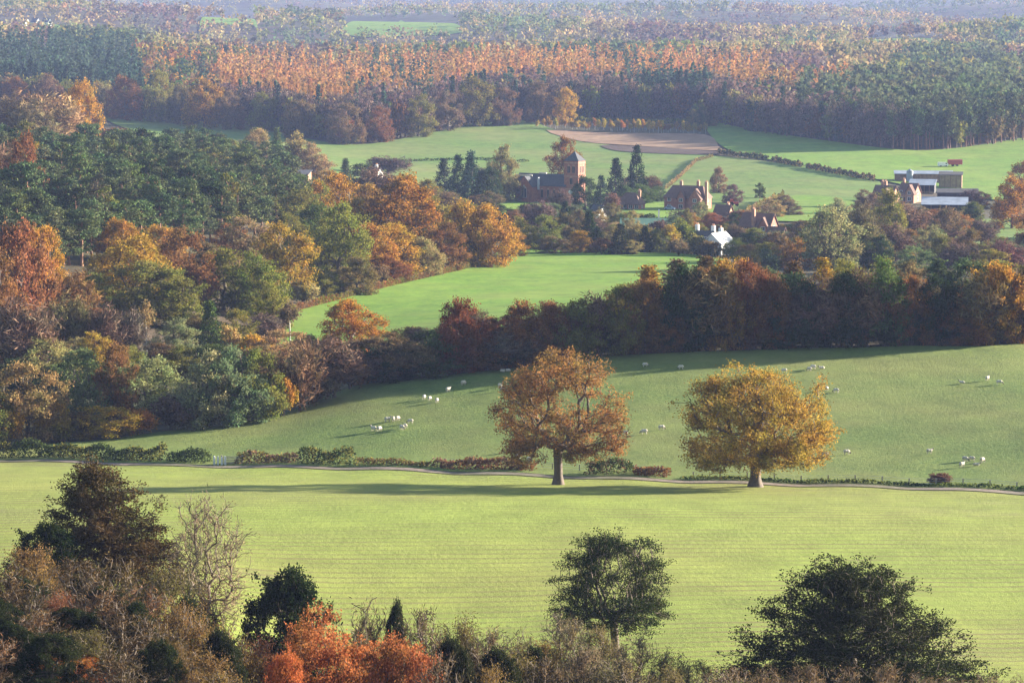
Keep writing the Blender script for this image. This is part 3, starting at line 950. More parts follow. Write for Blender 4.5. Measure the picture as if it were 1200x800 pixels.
def woods(name, items, label, n_full, size, seed):
    """thousands of far trees as one mass"""
    rr = rg(seed)
    VV, CC = [], []
    for kind, c, x, y, z, h, w in items:
        v = int(rr.integers(NKIND[kind]))
        _, _, h0, w0, lv, lf = PROTO[f'{kind}{v}']
        cen = lv.reshape(-1, 4, 3).mean(1)
        n_leaf = n_full if y < 3600 else (n_full * 2 // 3 if y < 5500 else n_full * 4 // 9)
        pick = rr.integers(len(cen), size=n_leaf)
        a = rr.uniform(0, 6.283)
        p = cen[pick] * np.array([w / w0, w / w0, h / h0])
        p = np.stack([p[:, 0] * math.cos(a) - p[:, 1] * math.sin(a), p[:, 0] * math.sin(a) + p[:, 1] * math.cos(a), p[:, 2]], 1) + np.array([x, y, z])
        vv, _ = leaves(rr, p, 1, 0.05, size * (0.72 if kind in ('f_larch', 'f_spruce') else 1.0), 0.7)
        col = np.array(PC[c]) * rr.uniform(0.82, 1.18) * (1 + rr.normal(0, 0.05, 3))
        VV.append(vv)
        CC.append(np.broadcast_to(np.clip(col, 0, 1), (len(vv), 3)))
    V = np.concatenate(VV)
    me = np_mesh(name, V, [np.arange(len(V)).reshape(-1, 4)], tint=np.concatenate(CC))
    o = link(name, me, (M['mass_leaf'],))
    tag(o, label, 'woodland', kind='stuff')

woods('forest_canopy', mass, 'dense autumn forest canopy stretching behind the larches and spruces', 84, 1.4, 5)
r = rg(88)
far = []
d = 2240.0
while d < 10800:
    stepx = 11 + d * 0.0011
    half = 660
    px = -half
    while px < half:
        pp = 600 + px + r.uniform(-0.5, 0.5) * stepx / d * FPX
        px += stepx / d * FPX
        y = d + r.uniform(-0.5, 0.5) * d * 0.012
        e = edge(min(max(pp, -80), 1280))
        if y < (2610 if pp < 900 else 2260):
            continue
        x, y, z = at(pp, y)
        sy = 400 - FPX * math.tan(math.atan2(z - CAMZ, y) + PITCH)
        if any(a < pp < b and t < sy < u for a, b, t, u in SKIP_FAR):
            continue
        q = math.sin(pp * 0.013 + y * 0.0021) + math.sin(pp * 0.031 - y * 0.0013 + 2) * 0.7 + math.sin(y * 0.0047 + 1) * 0.6
        con = q > 1.15 or (pp > 560 and 4800 < y < 7600 and q > -0.3) or (pp > 1050 and y < 2700 and q > 0)
        if con:
            kind, c = 'f_pine', ('pine' if r.random() < 0.8 else 'olive')
        else:
            q2 = math.sin(pp * 0.023 + y * 0.0033 + 0.5) + math.sin(pp * 0.007 - y * 0.0057) + r.normal(0, 0.55)
            kind, c = 'f_oak', ['mauve', 'brown', 'tan', 'tan', 'olive', 'greygreen'][int(min(max((q2 + 2) / 4 * 6, 0), 5))]
        hs = r.uniform(0.7, 1.15)
        far.append((kind, c, x, y, z, 17 * hs, 15 * hs * r.uniform(0.9, 1.3)))
    d *= 1.013 if d < 3200 else 1.012
woods('distant_woodland', far, 'hazy mixed autumn woodland rolling away to the distant hills', 44, 1.9, 6)

# ------------------------------------------------------------------ the two great oaks by the lane
r = rg(501)
e1 = dome_env(r, 8.2, 7.6, 4.0, 17.0, 4.2, 0.35, 0.15)
p1 = clumped(r, 240, 5, e1, (0.60, 0.60, 0.38))
p1[:, 2] += -0.5 * np.maximum(0, np.abs(p1[:, 0]) / 8 - 0.55) * 4
p1 = p1[(p1[:, 2] > 3.4) & ~((np.hypot(p1[:, 0], p1[:, 1]) < 2.8) & (p1[:, 2] < 9))]
proto('hero_spreading', p1, np.array([(0, 0, 0), (0.02, 0, 1.2), (0, 0.05, 2.6), (-0.05, 0.05, 4.2), (-0.1, 0, 5.2)]), 0.56, 34, (0.38, 0.38, 0.28), 0.12, 'leaf', 'bark', seg=0.7, tip=0.022, alpha=0.30, wob=0.07, flare=1.6, power=0.42)
e2 = dome_env(r, 9.2, 8.6, 3.0, 14.8, 3.8, 0.22, 0.25)
p2 = clumped(r, 235, 6, e2, (0.70, 0.70, 0.50))
p2[:, 2] -= 1.2 * (p2[:, 0] < -4) * (p2[:, 2] < 7)
p2 = p2[p2[:, 2] > np.where(p2[:, 0] < -4, 2.2, 3.0)]
proto('hero_round', p2, np.array([(0, 0, 0), (0, 0, 1.0), (0.05, 0.03, 2.2), (0.1, 0, 3.6), (0.1, 0.05, 4.6)]), 0.66, 44, (0.38, 0.38, 0.32), 0.125, 'leaf', 'bark', seg=0.7, tip=0.022, alpha=0.30, wob=0.06, flare=1.6)

def hero(key, px, base, top, width, color, name, label, cat='tree', rot=0.0, parts=('trunk', 'crown')):
    a, b, h0, w0, _, _ = PROTO[key]
    x, y, z = G(px, base)
    root = link(name, None, loc=(x, y, z + 0.02), rotz=rot)
    h, w = (base - top) / FPX * y * 1.015, width / FPX * y
    root.scale = (w / w0, w / w0, h / h0)
    link(parts[0], a, parent=root)
    c = link(parts[1], b, parent=root)
    c.color = (*color, 1)
    tag(root, label, cat)
    return root

hero('hero_spreading', 654, 568.5, 411, 154, (0.31, 0.145, 0.048), 'oak_tree', 'tall spreading oak with thin rust orange leaves and bare trunk beside the lane')
hero('hero_round', 885, 570.5, 433, 172, (0.34, 0.20, 0.038), 'oak_tree', 'broad dense golden brown oak beside the lane')

# ------------------------------------------------------------------ hillside scrub close by
def near_proto(key, pts, trunk, R, per, sigma, size, mat, tip=0.012, **k):
    proto(key, pts, trunk, R, per, sigma, size, mat, seg=0.35, tip=tip, **k)

r = rg(601)
pts = np.concatenate([clumped(r, 430, 5, dome_env(r, 7.2, 6.8, 0.4, 10.4, 1.7, 0.15), (0.46, 0.46, 0.36)), clumped(r, 80, 5, dome_env(r, 9.6, 8.4, 0.2, 4.0, 1.3, 0.6), (0.42, 0.42, 0.16))])
near_proto('dome_yew', pts, stem(r, 2.6, 0.03, 5), 0.45, 22, (0.23, 0.23, 0.14), 0.098, 'needle', aspect=0.42, along=0.4, extra=True)
pts = np.concatenate([clumped(r, 320, 5, dome_env(r, 4.8, 4.6, 0.8, 12.0, 1.9, 0.15), (0.46, 0.46, 0.38)), clumped(r, 60, 5, dome_env(r, 6.4, 5.6, 0.6, 6.5, 1.3, 0.5), (0.42, 0.42, 0.14))])
pts[:, 0] += (pts[:, 2] - 6) * -0.16
near_proto('tall_yew', pts, stem(r, 6.0, 0.02, 7), 0.36, 22, (0.25, 0.25, 0.15), 0.105, 'needle', aspect=0.42, along=0.4, extra=True)
pts = clumped(r, 210, 6, dome_env(r, 5.2, 4.8, 3.2, 10.5, 3.2, 0.3, 0.1), (0.46, 0.46, 0.20))
pts = pts[(np.hypot(pts[:, 0], pts[:, 1]) > 1.0) | (pts[:, 2] > 5.6)]
pts[:, 2] -= 0.10 * np.maximum(0, np.hypot(pts[:, 0], pts[:, 1]) - 2)
near_proto('plate_pine', pts, np.array([(0, 0, 0), (0.1, 0, 1.0), (0.0, 0, 2.0), (-0.1, 0, 2.8)]), 0.36, 36, (0.30, 0.30, 0.12), 0.088, 'needle', aspect=0.4, along=0.2, alpha=0.42, power=0.42)
near_proto('ivy_bush', clumped(r, 120, 6, dome_env(r, 3.6, 3.2, 0.2, 6.6, 2.2, 0.25), (0.3, 0.3, 0.25)), stem(r, 1.5, 0.05, 4), 0.25, 48, (0.18, 0.18, 0.16), 0.085, 'leaf')
near_proto('spindle0', clumped(r, 140, 6, dome_env(r, 4.0, 3.6, 0.2, 6.6, 2.0, 0.3), (0.34, 0.34, 0.25)), stem(r, 0.8, 0.05, 4), 0.16, 36, (0.19, 0.19, 0.16), 0.075, 'leaf')
near_proto('spindle1', clumped(r, 115, 6, dome_env(r, 3.6, 3.4, 0.2, 5.2, 2.0, 0.3), (0.34, 0.34, 0.25)), stem(r, 0.8, 0.05, 4), 0.16, 34, (0.19, 0.19, 0.16), 0.075, 'leaf')
for i in range(4):
    near_proto(f'thorn{i}', clumped(r, 75, 6, dome_env(r, 3.0, 2.8, 0.4, 5.2, 2.2, 0.3), (0.35, 0.35, 0.3)), stem(r, 0.6, 0.08, 4), 0.17, 4, (0.20, 0.20, 0.20), 0.22, 'twig', aspect=0.11, along=0.6, extra=True, wob=0.12, power=0.36, tip=0.022)
    near_proto(f'leafthorn{i}', clumped(r, 75, 6, dome_env(r, 3.0, 2.8, 0.3, 5.0, 2.2, 0.3), (0.35, 0.35, 0.3)), stem(r, 0.6, 0.08, 4), 0.17, 14, (0.24, 0.24, 0.22), 0.07, 'leaf', aspect=0.5, extra=True, wob=0.12, power=0.36, tip=0.02)
near_proto('thorn_tree', clumped(r, 150, 5, dome_env(r, 3.4, 3.2, 1.8, 9.6, 2.2, 0.3, 0.3), (0.4, 0.4, 0.3)), stem(r, 2.2, 0.03, 5), 0.22, 6, (0.18, 0.18, 0.18), 0.16, 'twig', aspect=0.10, along=0.6, extra=True, wob=0.06, power=0.42)
near_proto('sparse_thorn', lobed(r, 260, 2.4, 2.2, 0.3, 5.4, 12, 0.4, 0.3, 0.2), stem(r, 0.7, 0.06, 4), 0.12, 4, (0.2, 0.2, 0.25), 0.18, 'twig', aspect=0.09, along=0.7, wob=0.08, power=0.40)

def near(key, px, y, top, width, color, name, label, cat, rot=None, group=None, crown='crown'):
    a, b, h0, w0, _, _ = PROTO[key]
    x, y, z = at(px, y)
    zt = CAMZ + ray(px, top)[1] * y
    h = max(zt - z, 1.2)
    w = width / FPX * y
    root = link(name, None, loc=(x, y, z - 0.12), rotz=float(prng.uniform(0, 6.28)) if rot is None else rot)
    root.scale = (w / w0, w / w0, (h + 0.1) / h0)
    link('trunk', a, parent=root)
    c = link(crown, b, parent=root)
    c.color = (*color, 1)
    tag(root, label, cat, group)
    return root

YEW = (0.030, 0.036, 0.014)
near('dome_yew', 1003, 243, 660, 300, (0.034, 0.036, 0.014), 'yew_tree', 'wide dome shaped dark yew rising above twiggy scrub at the field foot', 'tree', 0.4)
near('tall_yew', 118, 268, 545, 185, (0.075, 0.048, 0.020), 'yew_tree', 'tall brown tinged yew behind the thorn thicket', 'tree', 0.0)
near('ivy_bush', 48, 262, 614, 90, (0.020, 0.028, 0.011), 'evergreen_bush', 'low black green evergreen bush at the side of the brown tinged yew', 'bush')
near('plate_pine', 722, 268, 626, 146, (0.032, 0.040, 0.015), 'pine_tree', 'dark flat layered pine with forked bare limbs beside the crop field', 'tree', 0.6)
near('thorn_tree', 238, 262, 580, 104, (0.24, 0.165, 0.11), 'bare_tree', 'grey brown leafless tree standing beside the tall yew', 'tree', 1.0, crown='twigs')
near('ivy_bush', 332, 246, 668, 122, (0.022, 0.030, 0.011), 'ivy_bush', 'black green ivy covered bush behind the largest red bush', 'bush', 2.0)
for i, (px, y, top, w) in enumerate([(530, 226, 748, 60), (585, 224, 760, 64), (628, 232, 758, 50)]):
    near('ivy_bush', px, y, top, w, (0.026, 0.030, 0.012), 'ivy_bush', 'dark ivy mound between the red bushes and the layered pine', 'bush', group='ivy mounds by the pine')
near('ivy_bush', 462, 250, 704, 34, (0.024, 0.028, 0.012), 'evergreen_bush', 'narrow dark evergreen poking out of the scrub beside the red bush', 'bush', 1.0)
near('spindle0', 378, 226, 713, 140, (0.37, 0.130, 0.045), 'red_bush', 'largest flaming orange red bush in front of the ivy covered bush', 'bush', 0.3)
near('spindle1', 466, 222, 748, 120, (0.30, 0.105, 0.040), 'red_bush', 'duller rusty red bush leaning against the largest red bush', 'bush', 1.3)
near('spindle1', 72, 212, 768, 95, (0.44, 0.150, 0.040), 'red_bush', 'low orange red bush at the foot of the brown thorn thicket', 'bush', 2.3)
near('spindle1', 330, 215, 762, 60, (0.40, 0.12, 0.04), 'red_bush', 'small red bush below the ivy covered bush', 'bush', 4.3)
near('leafthorn1', 190, 214, 752, 90, (0.13, 0.085, 0.03), 'thorn_bush', 'olive brown thorn bush between low orange red bush and ivy', 'bush')
near('leafthorn2', 262, 222, 740, 100, (0.19, 0.12, 0.04), 'thorn_bush', 'yellowish leafy thorn bush in front of the ivy covered bush', 'bush')
THK = [(-24, 250, 650, 100), (30, 252, 640, 104), (84, 246, 654, 90), (136, 250, 650, 100), (190, 246, 668, 92), (232, 244, 690, 84), (2, 232, 672, 112), (62, 236, 694, 90), (112, 230, 690, 104), (164, 234, 684, 110),
       (214, 230, 704, 92), (262, 232, 724, 80), (34, 218, 716, 104), (92, 214, 738, 96), (142, 220, 716, 100), (196, 216, 728, 96), (296, 224, 748, 74), (-20, 210, 742, 100), (120, 204, 762, 90), (238, 208, 764, 90)]
for i, (px, y, top, w) in enumerate(THK):
    c = [(0.140, 0.080, 0.038), (0.165, 0.088, 0.045), (0.100, 0.064, 0.030), (0.120, 0.082, 0.032)][i % 4]
    if i % 3 == 1:
        c = [(0.20, 0.12, 0.045), (0.12, 0.10, 0.035), (0.24, 0.10, 0.05)][(i // 3) % 3]
    near(f'thorn{i % 4}' if i % 3 != 1 else f'leafthorn{i % 4}', px, y, top, w, c, 'thorn_bush', 'brown twiggy thorn bush in the thicket in front of the tall yew', 'bush', group='thicket in front of the tall yew')
for i, (px, y, top, w) in enumerate([(20, 240, 676, 80), (78, 226, 712, 80), (150, 226, 706, 74), (216, 240, 700, 60), (180, 208, 752, 70), (-10, 226, 704, 90), (118, 238, 688, 70), (50, 206, 742, 90), (10, 214, 730, 80), (255, 218, 738, 60)]):
    near('ivy_bush', px, y, top, w, (0.024, 0.030, 0.012), 'ivy_bush', 'black green ivy mound inside the brown thorn thicket', 'bush', group='ivy mounds in the thicket')
THK2 = [(428, 250, 702, 76), (496, 248, 712, 76), (535, 246, 722, 80), (572, 244, 735, 76), (606, 242, 738, 76), (640, 242, 750, 70), (510, 232, 740, 90), (560, 230, 752, 90), (606, 228, 762, 86), (640, 226, 770, 80), (520, 218, 765, 80), (575, 214, 780, 90), (420, 236, 730, 60)]
for i, (px, y, top, w) in enumerate(THK2):
    c = [(0.155, 0.105, 0.055), (0.115, 0.08, 0.042), (0.13, 0.092, 0.04)][i % 3]
    if i % 3 == 2:
        c = [(0.13, 0.10, 0.035), (0.19, 0.12, 0.04)][(i // 3) % 2]
    near(f'thorn{(i + 1) % 4}' if i % 3 != 2 else f'leafthorn{i % 4}', px, y, top, w, c, 'thorn_bush', 'brown twiggy thorn bush between the red bushes and the layered pine', 'bush', group='scrub between red bushes and pine')
THK3 = [(668, 246, 726, 66), (702, 244, 734, 80), (748, 242, 745, 76), (786, 240, 762, 70), (822, 236, 772, 66), (690, 230, 756, 90), (740, 226, 770, 90), (790, 224, 780, 80)]
for i, (px, y, top, w) in enumerate(THK3):
    c = [(0.17, 0.13, 0.06), (0.15, 0.12, 0.05), (0.19, 0.14, 0.085)][i % 3]
    near(f'leafthorn{i % 4}' if i % 2 else f'thorn{i % 4}', px, y, top, w, c, 'thorn_bush', 'olive brown thorn bush under the layered pine', 'bush', group='scrub under the layered pine')
THK4 = [(862, 228, 776, 70), (905, 226, 780, 70), (950, 222, 778, 80), (1000, 220, 780, 80), (1045, 220, 776, 70), (1090, 224, 786, 66), (1130, 226, 790, 60), (1168, 228, 786, 50), (840, 220, 786, 70), (1200, 222, 792, 60)]
for i, (px, y, top, w) in enumerate(THK4):
    near('sparse_thorn' if i in (0, 5, 6, 7, 8) else f'thorn{i % 4}', px, y, top, w, (0.19, 0.125, 0.065), 'thorn_bush', 'low bare twiggy bush at the foot of the dome shaped yew', 'bush', group='scrub at the foot of the dome shaped yew')
near('sparse_thorn', 660, 252, 712, 64, (0.21, 0.16, 0.10), 'thorn_bush', 'sparse bare branched bush on the red bush side of the layered pine', 'bush')

# ------------------------------------------------------------------ hedges
def hedge(pix, h, wid, colors, name, label, n_per_m=60, leaf=0.2, seed=1, on_map=False, cat='hedge'):
    rr = rg(seed)
    P = np.array(pix if on_map else [G(x, y)[:2] for x, y in pix])
    d = np.concatenate([[0], np.cumsum(np.linalg.norm(np.diff(P, axis=0), axis=1))])
    tot = d[-1]
    n = int(tot * n_per_m)
    s = rr.uniform(0, tot, n)
    x = np.interp(s, d, P[:, 0])
    y = np.interp(s, d, P[:, 1])
    hv = h * (0.80 + 0.20 * np.sin(s * 0.35 + seed) * np.sin(s * 0.13 + 2 * seed) + 0.14 * np.sin(s * 1.1 + seed) + rr.uniform(-0.1, 0.1, n))
    hv = np.maximum(hv, h * 0.25)
    a = rr.uniform(0, math.pi, n)
    q = rr.uniform(0.55, 1, n) ** 0.5
    z = np.sin(a) * hv * q
    off_ = np.cos(a) * wid * 0.5 * q
    x = x + off_ * 0.25
    y = y + off_
    c = np.stack([x, y, H(x, y) + 0.05 + z], 1)
    V, F = leaves(rr, c, 1, 0.08, leaf, 0.6)
    k = (np.floor(s / (tot / (len(colors) * 3) + 1e-6)).astype(int) + rr.integers(0, 2, n)) % len(colors)
    tint = np.repeat(np.array([PC[q] for q in colors])[k], 4, 0)
    o = link(name, np_mesh(name, V, [F], tint=tint), (M['mass_leaf'],))
    tag(o, label, cat)
    return o

def lane_part(p0, p1, d):
    o = off(d)
    pp = 600 + o[:, 0] / o[:, 1] * FPX
    q = np.linspace(p0, p1, 24)
    return np.stack([np.interp(q, pp, o[:, 0]), np.interp(q, pp, o[:, 1])], 1)

hedge(lane_part(-90, 190, 5.5), 2.6, 2.6, ['dark', 'green', 'dark', 'olive'], 'hedge', 'long clipped green hedge beside the lane ending short of the white posts', 260, 0.17, 3, True)
hedge(lane_part(195, 240, 5.5), 2.6, 3.5, ['dark', 'green'], 'hedge', 'short rounded hedge clump touching the white posts', 260, 0.17, 4, True)
hedge(lane_part(275, 345, 5.5), 1.9, 3.0, ['brown', 'olive', 'purple'], 'hedge', 'low brownish hedge between the white posts and the dark clump', 130, 0.2, 5, True)
hedge(lane_part(348, 412, 5.5), 2.6, 3.5, ['dark', 'green', 'olive'], 'hedge', 'taller dark green hedge clump beside the lane', 260, 0.17, 6, True)
hedge(lane_part(415, 505, 4.5), 0.9, 2.0, ['olive', 'brown'], 'hedge', 'low rough grassy bank beside the lane', 110, 0.17, 7, True)
hedge(lane_part(508, 628, 5.5), 1.6, 3.0, ['brown', 'purple', 'rust'], 'hedge', 'low purple brown bramble hedge before the rust orange oak', 140, 0.2, 8, True)
hedge(lane_part(688, 742, 5.5), 2.3, 3.5, ['green', 'brown', 'dark'], 'hedge', 'green brown hedge clump between the two great oaks', 140, 0.2, 9, True)
hedge(lane_part(745, 786, 5.5), 1.7, 3.0, ['purple', 'rust'], 'hedge', 'low reddish bramble clump between the two great oaks', 140, 0.2, 10, True)
hedge(lane_part(800, 1240, 3.6), 0.55, 1.4, ['green', 'olive', 'dark'], 'grass_verge', 'rough green verge along the lane past the golden oak', 60, 0.16, 11, True, 'verge')
T('shrub', 1101, 567, 552, 30, 'purple', '', label='lone round purple brown bush beside the lane')
FAR_HEDGES = [([(842, 180), (870, 184), (900, 187)], 2.6), ([(905, 189), (940, 196)], 2.8), ([(945, 197), (985, 205), (1025, 212)], 3.0)]
for i, (pp, hh) in enumerate(FAR_HEDGES):
    hedge(pp, hh, 5, ['brown', 'dark'], 'hedge', ['low dark hedge starting at the stubble corner', 'short dark hedge in mid slope of the hill pasture', 'longest dark hedge running down to the farm'][i], 26, 0.55, 20 + i)
hedge([(780, 222), (800, 205), (815, 190), (835, 184)], 1.8, 4, ['tan', 'brown'], 'hedge', 'pale bushy hedge climbing the field behind the brick house', 14, 0.5, 25)
hedge([(868, 262), (890, 248), (918, 236)], 4.5, 6, ['brown', 'tan', 'olive'], 'hedge', 'tall brown hedge beside the paddock', 40, 0.5, 26)
hedge([(430, 189), (560, 187), (620, 190)], 1.2, 3, ['green', 'olive'], 'hedge', 'thin green hedge across the meadow behind the church', 10, 0.5, 27)
hedge([(718, 262), (745, 264), (800, 266)], 4.2, 6, ['dark', 'green'], 'hedge', 'clipped dark hedge in front of the brick house', 60, 0.45, 28)
hedge([(655, 232), (700, 236), (735, 232)], 3, 6, ['green', 'dark'], 'hedge', 'green hedge between church tower and conifers', 40, 0.45, 29)
hedge([(600, 291), (680, 289), (760, 292), (840, 301)], 3.0, 8, ['brown', 'olive', 'tan', 'dark'], 'hedge', 'ragged brown hedge along the top of the bright meadow', 40, 0.5, 30)
hedge([(340, 366), (410, 348), (480, 330), (550, 314)], 1.8, 6, ['brown', 'rust', 'olive'], 'hedge', 'low bracken hedge under the oaks along the bright meadow', 40, 0.4, 31)
hedge([(628, 141), (700, 143), (826, 144)], 2.5, 8, ['green', 'olive'], 'hedge', 'low green hedge behind the young saplings', 20, 0.6, 32)

# ------------------------------------------------------------------ buildings and small things
M['brick'] = simple('red_brick', (0.30, 0.115, 0.075), 0.9, 0.3, 1.2)
M['brick_pale'] = simple('orange_brick', (0.38, 0.20, 0.13), 0.9, 0.25, 1.2)
M['stone'] = simple('pale_stone', (0.52, 0.47, 0.40), 0.9, 0.2, 1.0)
M['slate'] = simple('blue_slate', (0.065, 0.068, 0.078), 0.95, 0.3, 1.5)
M['tile'] = simple('brown_roof_tile', (0.14, 0.075, 0.055), 0.9, 0.3, 1.5)
M['white'] = simple('white_render', (0.78, 0.76, 0.72), 0.8, 0.06, 0.8)
M['lead'] = simple('lead_flashing', (0.42, 0.45, 0.50), 0.55, 0.15, 0.8)
M['glass'] = simple('dark_window_glass', (0.025, 0.03, 0.04), 0.2, 0.2, 1.0)
M['tin'] = simple('galvanised_sheet', (0.30, 0.33, 0.38), 0.6, 0.3, 0.25)
M['timber'] = simple('weathered_timber', (0.24, 0.14, 0.085), 0.9, 0.3, 0.9)
M['dark_timber'] = simple('black_timber', (0.045, 0.04, 0.042), 0.9, 0.3, 0.9)
M['straw'] = simple('straw_bales', (0.36, 0.24, 0.13), 0.95, 0.25, 0.8)
M['green_tin'] = simple('green_painted_roof', (0.085, 0.19, 0.12), 0.7, 0.15, 0.5)
M['red_paint'] = simple('red_paint', (0.42, 0.055, 0.035), 0.5, 0.15, 0.6)
M['blue_paint'] = simple('silver_blue_paint', (0.25, 0.32, 0.42), 0.35, 0.1, 0.6)
M['rubber'] = simple('tyre_rubber', (0.02, 0.02, 0.02), 0.9, 0.1, 1.0)
M['post'] = simple('pale_painted_wood', (0.66, 0.64, 0.60), 0.8, 0.12, 2.0)
M['oak_post'] = simple('grey_fence_wood', (0.30, 0.26, 0.22), 0.9, 0.25, 2.0)
M['path'] = simple('gravel_path', (0.17, 0.15, 0.14), 0.95, 0.2, 0.6)

class MB:
    def __init__(self):
        self.v, self.f = [], []
    def add(self, v, f):
        b = len(self.v)
        self.v += [tuple(p) for p in v]
        self.f += [tuple(i + b for i in q) for q in f]
        return self
    def box(self, x0, x1, y0, y1, z0, z1):
        return self.add([(x0, y0, z0), (x1, y0, z0), (x1, y1, z0), (x0, y1, z0), (x0, y0, z1), (x1, y0, z1), (x1, y1, z1), (x0, y1, z1)],
                        [(3, 2, 1, 0), (4, 5, 6, 7), (0, 1, 5, 4), (1, 2, 6, 5), (2, 3, 7, 6), (3, 0, 4, 7)])
    def wall_gable(self, x0, x1, y0, y1, z0, z1, zr):
        """walls with gables; the ridge runs along x"""
        m = (y0 + y1) / 2
        return self.add([(x0, y0, z0), (x1, y0, z0), (x1, y1, z0), (x0, y1, z0), (x0, y0, z1), (x1, y0, z1), (x1, y1, z1), (x0, y1, z1), (x0, m, zr), (x1, m, zr)],
                        [(3, 2, 1, 0), (0, 1, 5, 4), (2, 3, 7, 6), (1, 2, 6, 9, 5), (3, 0, 4, 8, 7), (4, 5, 9, 8), (6, 7, 8, 9)])
    def roof(self, x0, x1, y0, y1, z1, zr, over=0.35, th=0.22, hip=0.0):
        """two (or four) thick slopes over a gabled block, ridge along x"""
        m = (y0 + y1) / 2
        sl = (zr - z1) / (m - y0)
        e = z1 - over * sl + 0.05
        a, b = x0 - over, x1 + over
        for s in (1, -1):
            yo = (y0 - over) if s == 1 else (y1 + over)
            p = [(a, yo, e), (b, yo, e), (b - hip, m, zr + 0.05), (a + hip, m, zr + 0.05)]
            q = [(x, y, z + th) for x, y, z in p]
            f = [(0, 1, 2, 3), (7, 6, 5, 4), (0, 4, 5, 1), (1, 5, 6, 2), (2, 6, 7, 3), (3, 7, 4, 0)]
            self.add(p + q, f)
        if hip:
            for xo, xi in ((a, a + hip), (b, b - hip)):
                p = [(xo, y0 - over, e), (xo, y1 + over, e), (xi, m, zr + 0.05)]
                q = [(x, y, z + th) for x, y, z in p]
                self.add(p + q, [(0, 1, 2), (5, 4, 3), (0, 3, 4, 1), (1, 4, 5, 2), (2, 5, 3, 0)])
        return self
    def pyramid(self, x0, x1, y0, y1, z, top):
        return self.add([(x0, y0, z), (x1, y0, z), (x1, y1, z), (x0, y1, z), ((x0 + x1) / 2, (y0 + y1) / 2, top)], [(3, 2, 1, 0), (0, 1, 4), (1, 2, 4), (2, 3, 4), (3, 0, 4)])
    def swap(self):
        self.v = [(-y, x, z) for x, y, z in self.v]
        return self
    def shift(self, dx, dy, dz=0):
        self.v = [(x + dx, y + dy, z + dz) for x, y, z in self.v]
        return self
    def disc(self, cx, y, cz, rad, n=16, th=0.12):
        a = [i / n * 2 * math.pi for i in range(n)]
        p = [(cx + math.cos(t) * rad, y, cz + math.sin(t) * rad) for t in a] + [(cx + math.cos(t) * rad, y + th, cz + math.sin(t) * rad) for t in a]
        return self.add(p, [tuple(range(n)), tuple(range(2 * n - 1, n - 1, -1))] + [(i, n + i, n + (i + 1) % n, (i + 1) % n) for i in range(n)])
    def build(self, name, mat, parent=None):
        me = bpy.data.meshes.new(name)
        me.from_pydata(self.v, [], self.f)
        bm = bmesh.new()
        bm.from_mesh(me)
        bmesh.ops.recalc_face_normals(bm, faces=bm.faces[:])
        bm.to_mesh(me)
        bm.free()
        return link(name, me, (M[mat] if isinstance(mat, str) else mat,), parent)

def place(name, px, base, rot, label, cat, group=None):
    x, y, z = G(px, base)
    o = link(name, None, loc=(x, y, z - 0.3), rotz=math.radians(rot))
    tag(o, label, cat, group)
    return o

def window(parent, x, y, z, w, h, face='front', frame='white', arch=False):
    """a framed window just proud of a wall; face front (-y), right (+x) or left (-x)"""
    f, g = MB(), MB()
    t = 0.10
    f.box(x - w / 2 - t, x - w / 2, -0.06, 0.05, z, z + h).box(x + w / 2, x + w / 2 + t, -0.06, 0.05, z, z + h).box(x - w / 2 - t, x + w / 2 + t, -0.06, 0.05, z + h, z + h + t).box(x - w / 2 - t, x + w / 2 + t, -0.12, 0.05, z - t, z)
    f.box(x - 0.04, x + 0.04, -0.05, 0.02, z, z + h)
    g.box(x - w / 2, x + w / 2, -0.03, 0.02, z, z + h)
    if arch:
        f.add([(x - w / 2 - t, -0.06, z + h + t), (x + w / 2 + t, -0.06, z + h + t), (x, -0.06, z + h + w * 0.7), (x - w / 2 - t, 0.05, z + h + t), (x + w / 2 + t, 0.05, z + h + t), (x, 0.05, z + h + w * 0.7)], [(0, 1, 2), (5, 4, 3), (0, 3, 4, 1), (1, 4, 5, 2), (2, 5, 3, 0)])
    for m in (f, g):
        if face == 'front':
            m.shift(0, y)
        elif face == 'right':
            m.v = [(-q + y, p, r_) for p, q, r_ in m.v]
        else:
            m.v = [(q + y, -p, r_) for p, q, r_ in m.v]
    fo = f.build('window', frame, parent)
    g.build('pane', 'glass', fo)

# church -----------------------------------------------------------
ch = place('church', 640, 236.5, -28, 'red brick church with slate roofs and square pyramid capped tower', 'church')
MB().wall_gable(-12, 11, -4.5, 4.5, 0, 7.4, 11.6).build('nave_wall', 'brick', ch)
rf = MB().roof(-12, 11, -4.5, 4.5, 7.4, 11.6, 0.4).build('nave_roof', 'slate', ch)
MB().box(-3.2, 0.2, -0.4, 0.4, 11.75, 12.3).build('roof_vent', 'stone', rf)
m = MB().wall_gable(-4.2, 4.2, -3.6, 3.6, 0, 7.2, 11.4).swap().shift(-5.2, -5.4)
m.build('transept_wall', 'brick', ch)
m = MB().roof(-4.2, 4.0, -3.6, 3.6, 7.2, 11.4, 0.4).swap().shift(-5.2, -5.3)
m.build('transept_roof', 'slate', ch)
MB().box(-9.1, -1.3, -10.0, -9.62, 11.3, 11.9).build('gable_coping', 'stone', ch)
MB().box(-0.95, -0.55, -5.9, -4.6, 5.6, 10.6).build('lead_gutter', 'lead', ch)
tx, ty = 13.6, -1.0
tower = MB().box(tx - 3.2, tx + 3.2, ty - 3.2, ty + 3.2, 0, 17.6).build('tower', 'brick', ch)
MB().pyramid(tx - 3.5, tx + 3.5, ty - 3.5, ty + 3.5, 17.62, 21.4).build('tower_roof', 'slate', ch)
for zc in (6.0, 11.2, 16.6):
    MB().box(tx - 3.32, tx + 3.32, ty - 3.32, ty + 3.32, zc, zc + 0.4).build('string_course', 'brick_pale', tower)
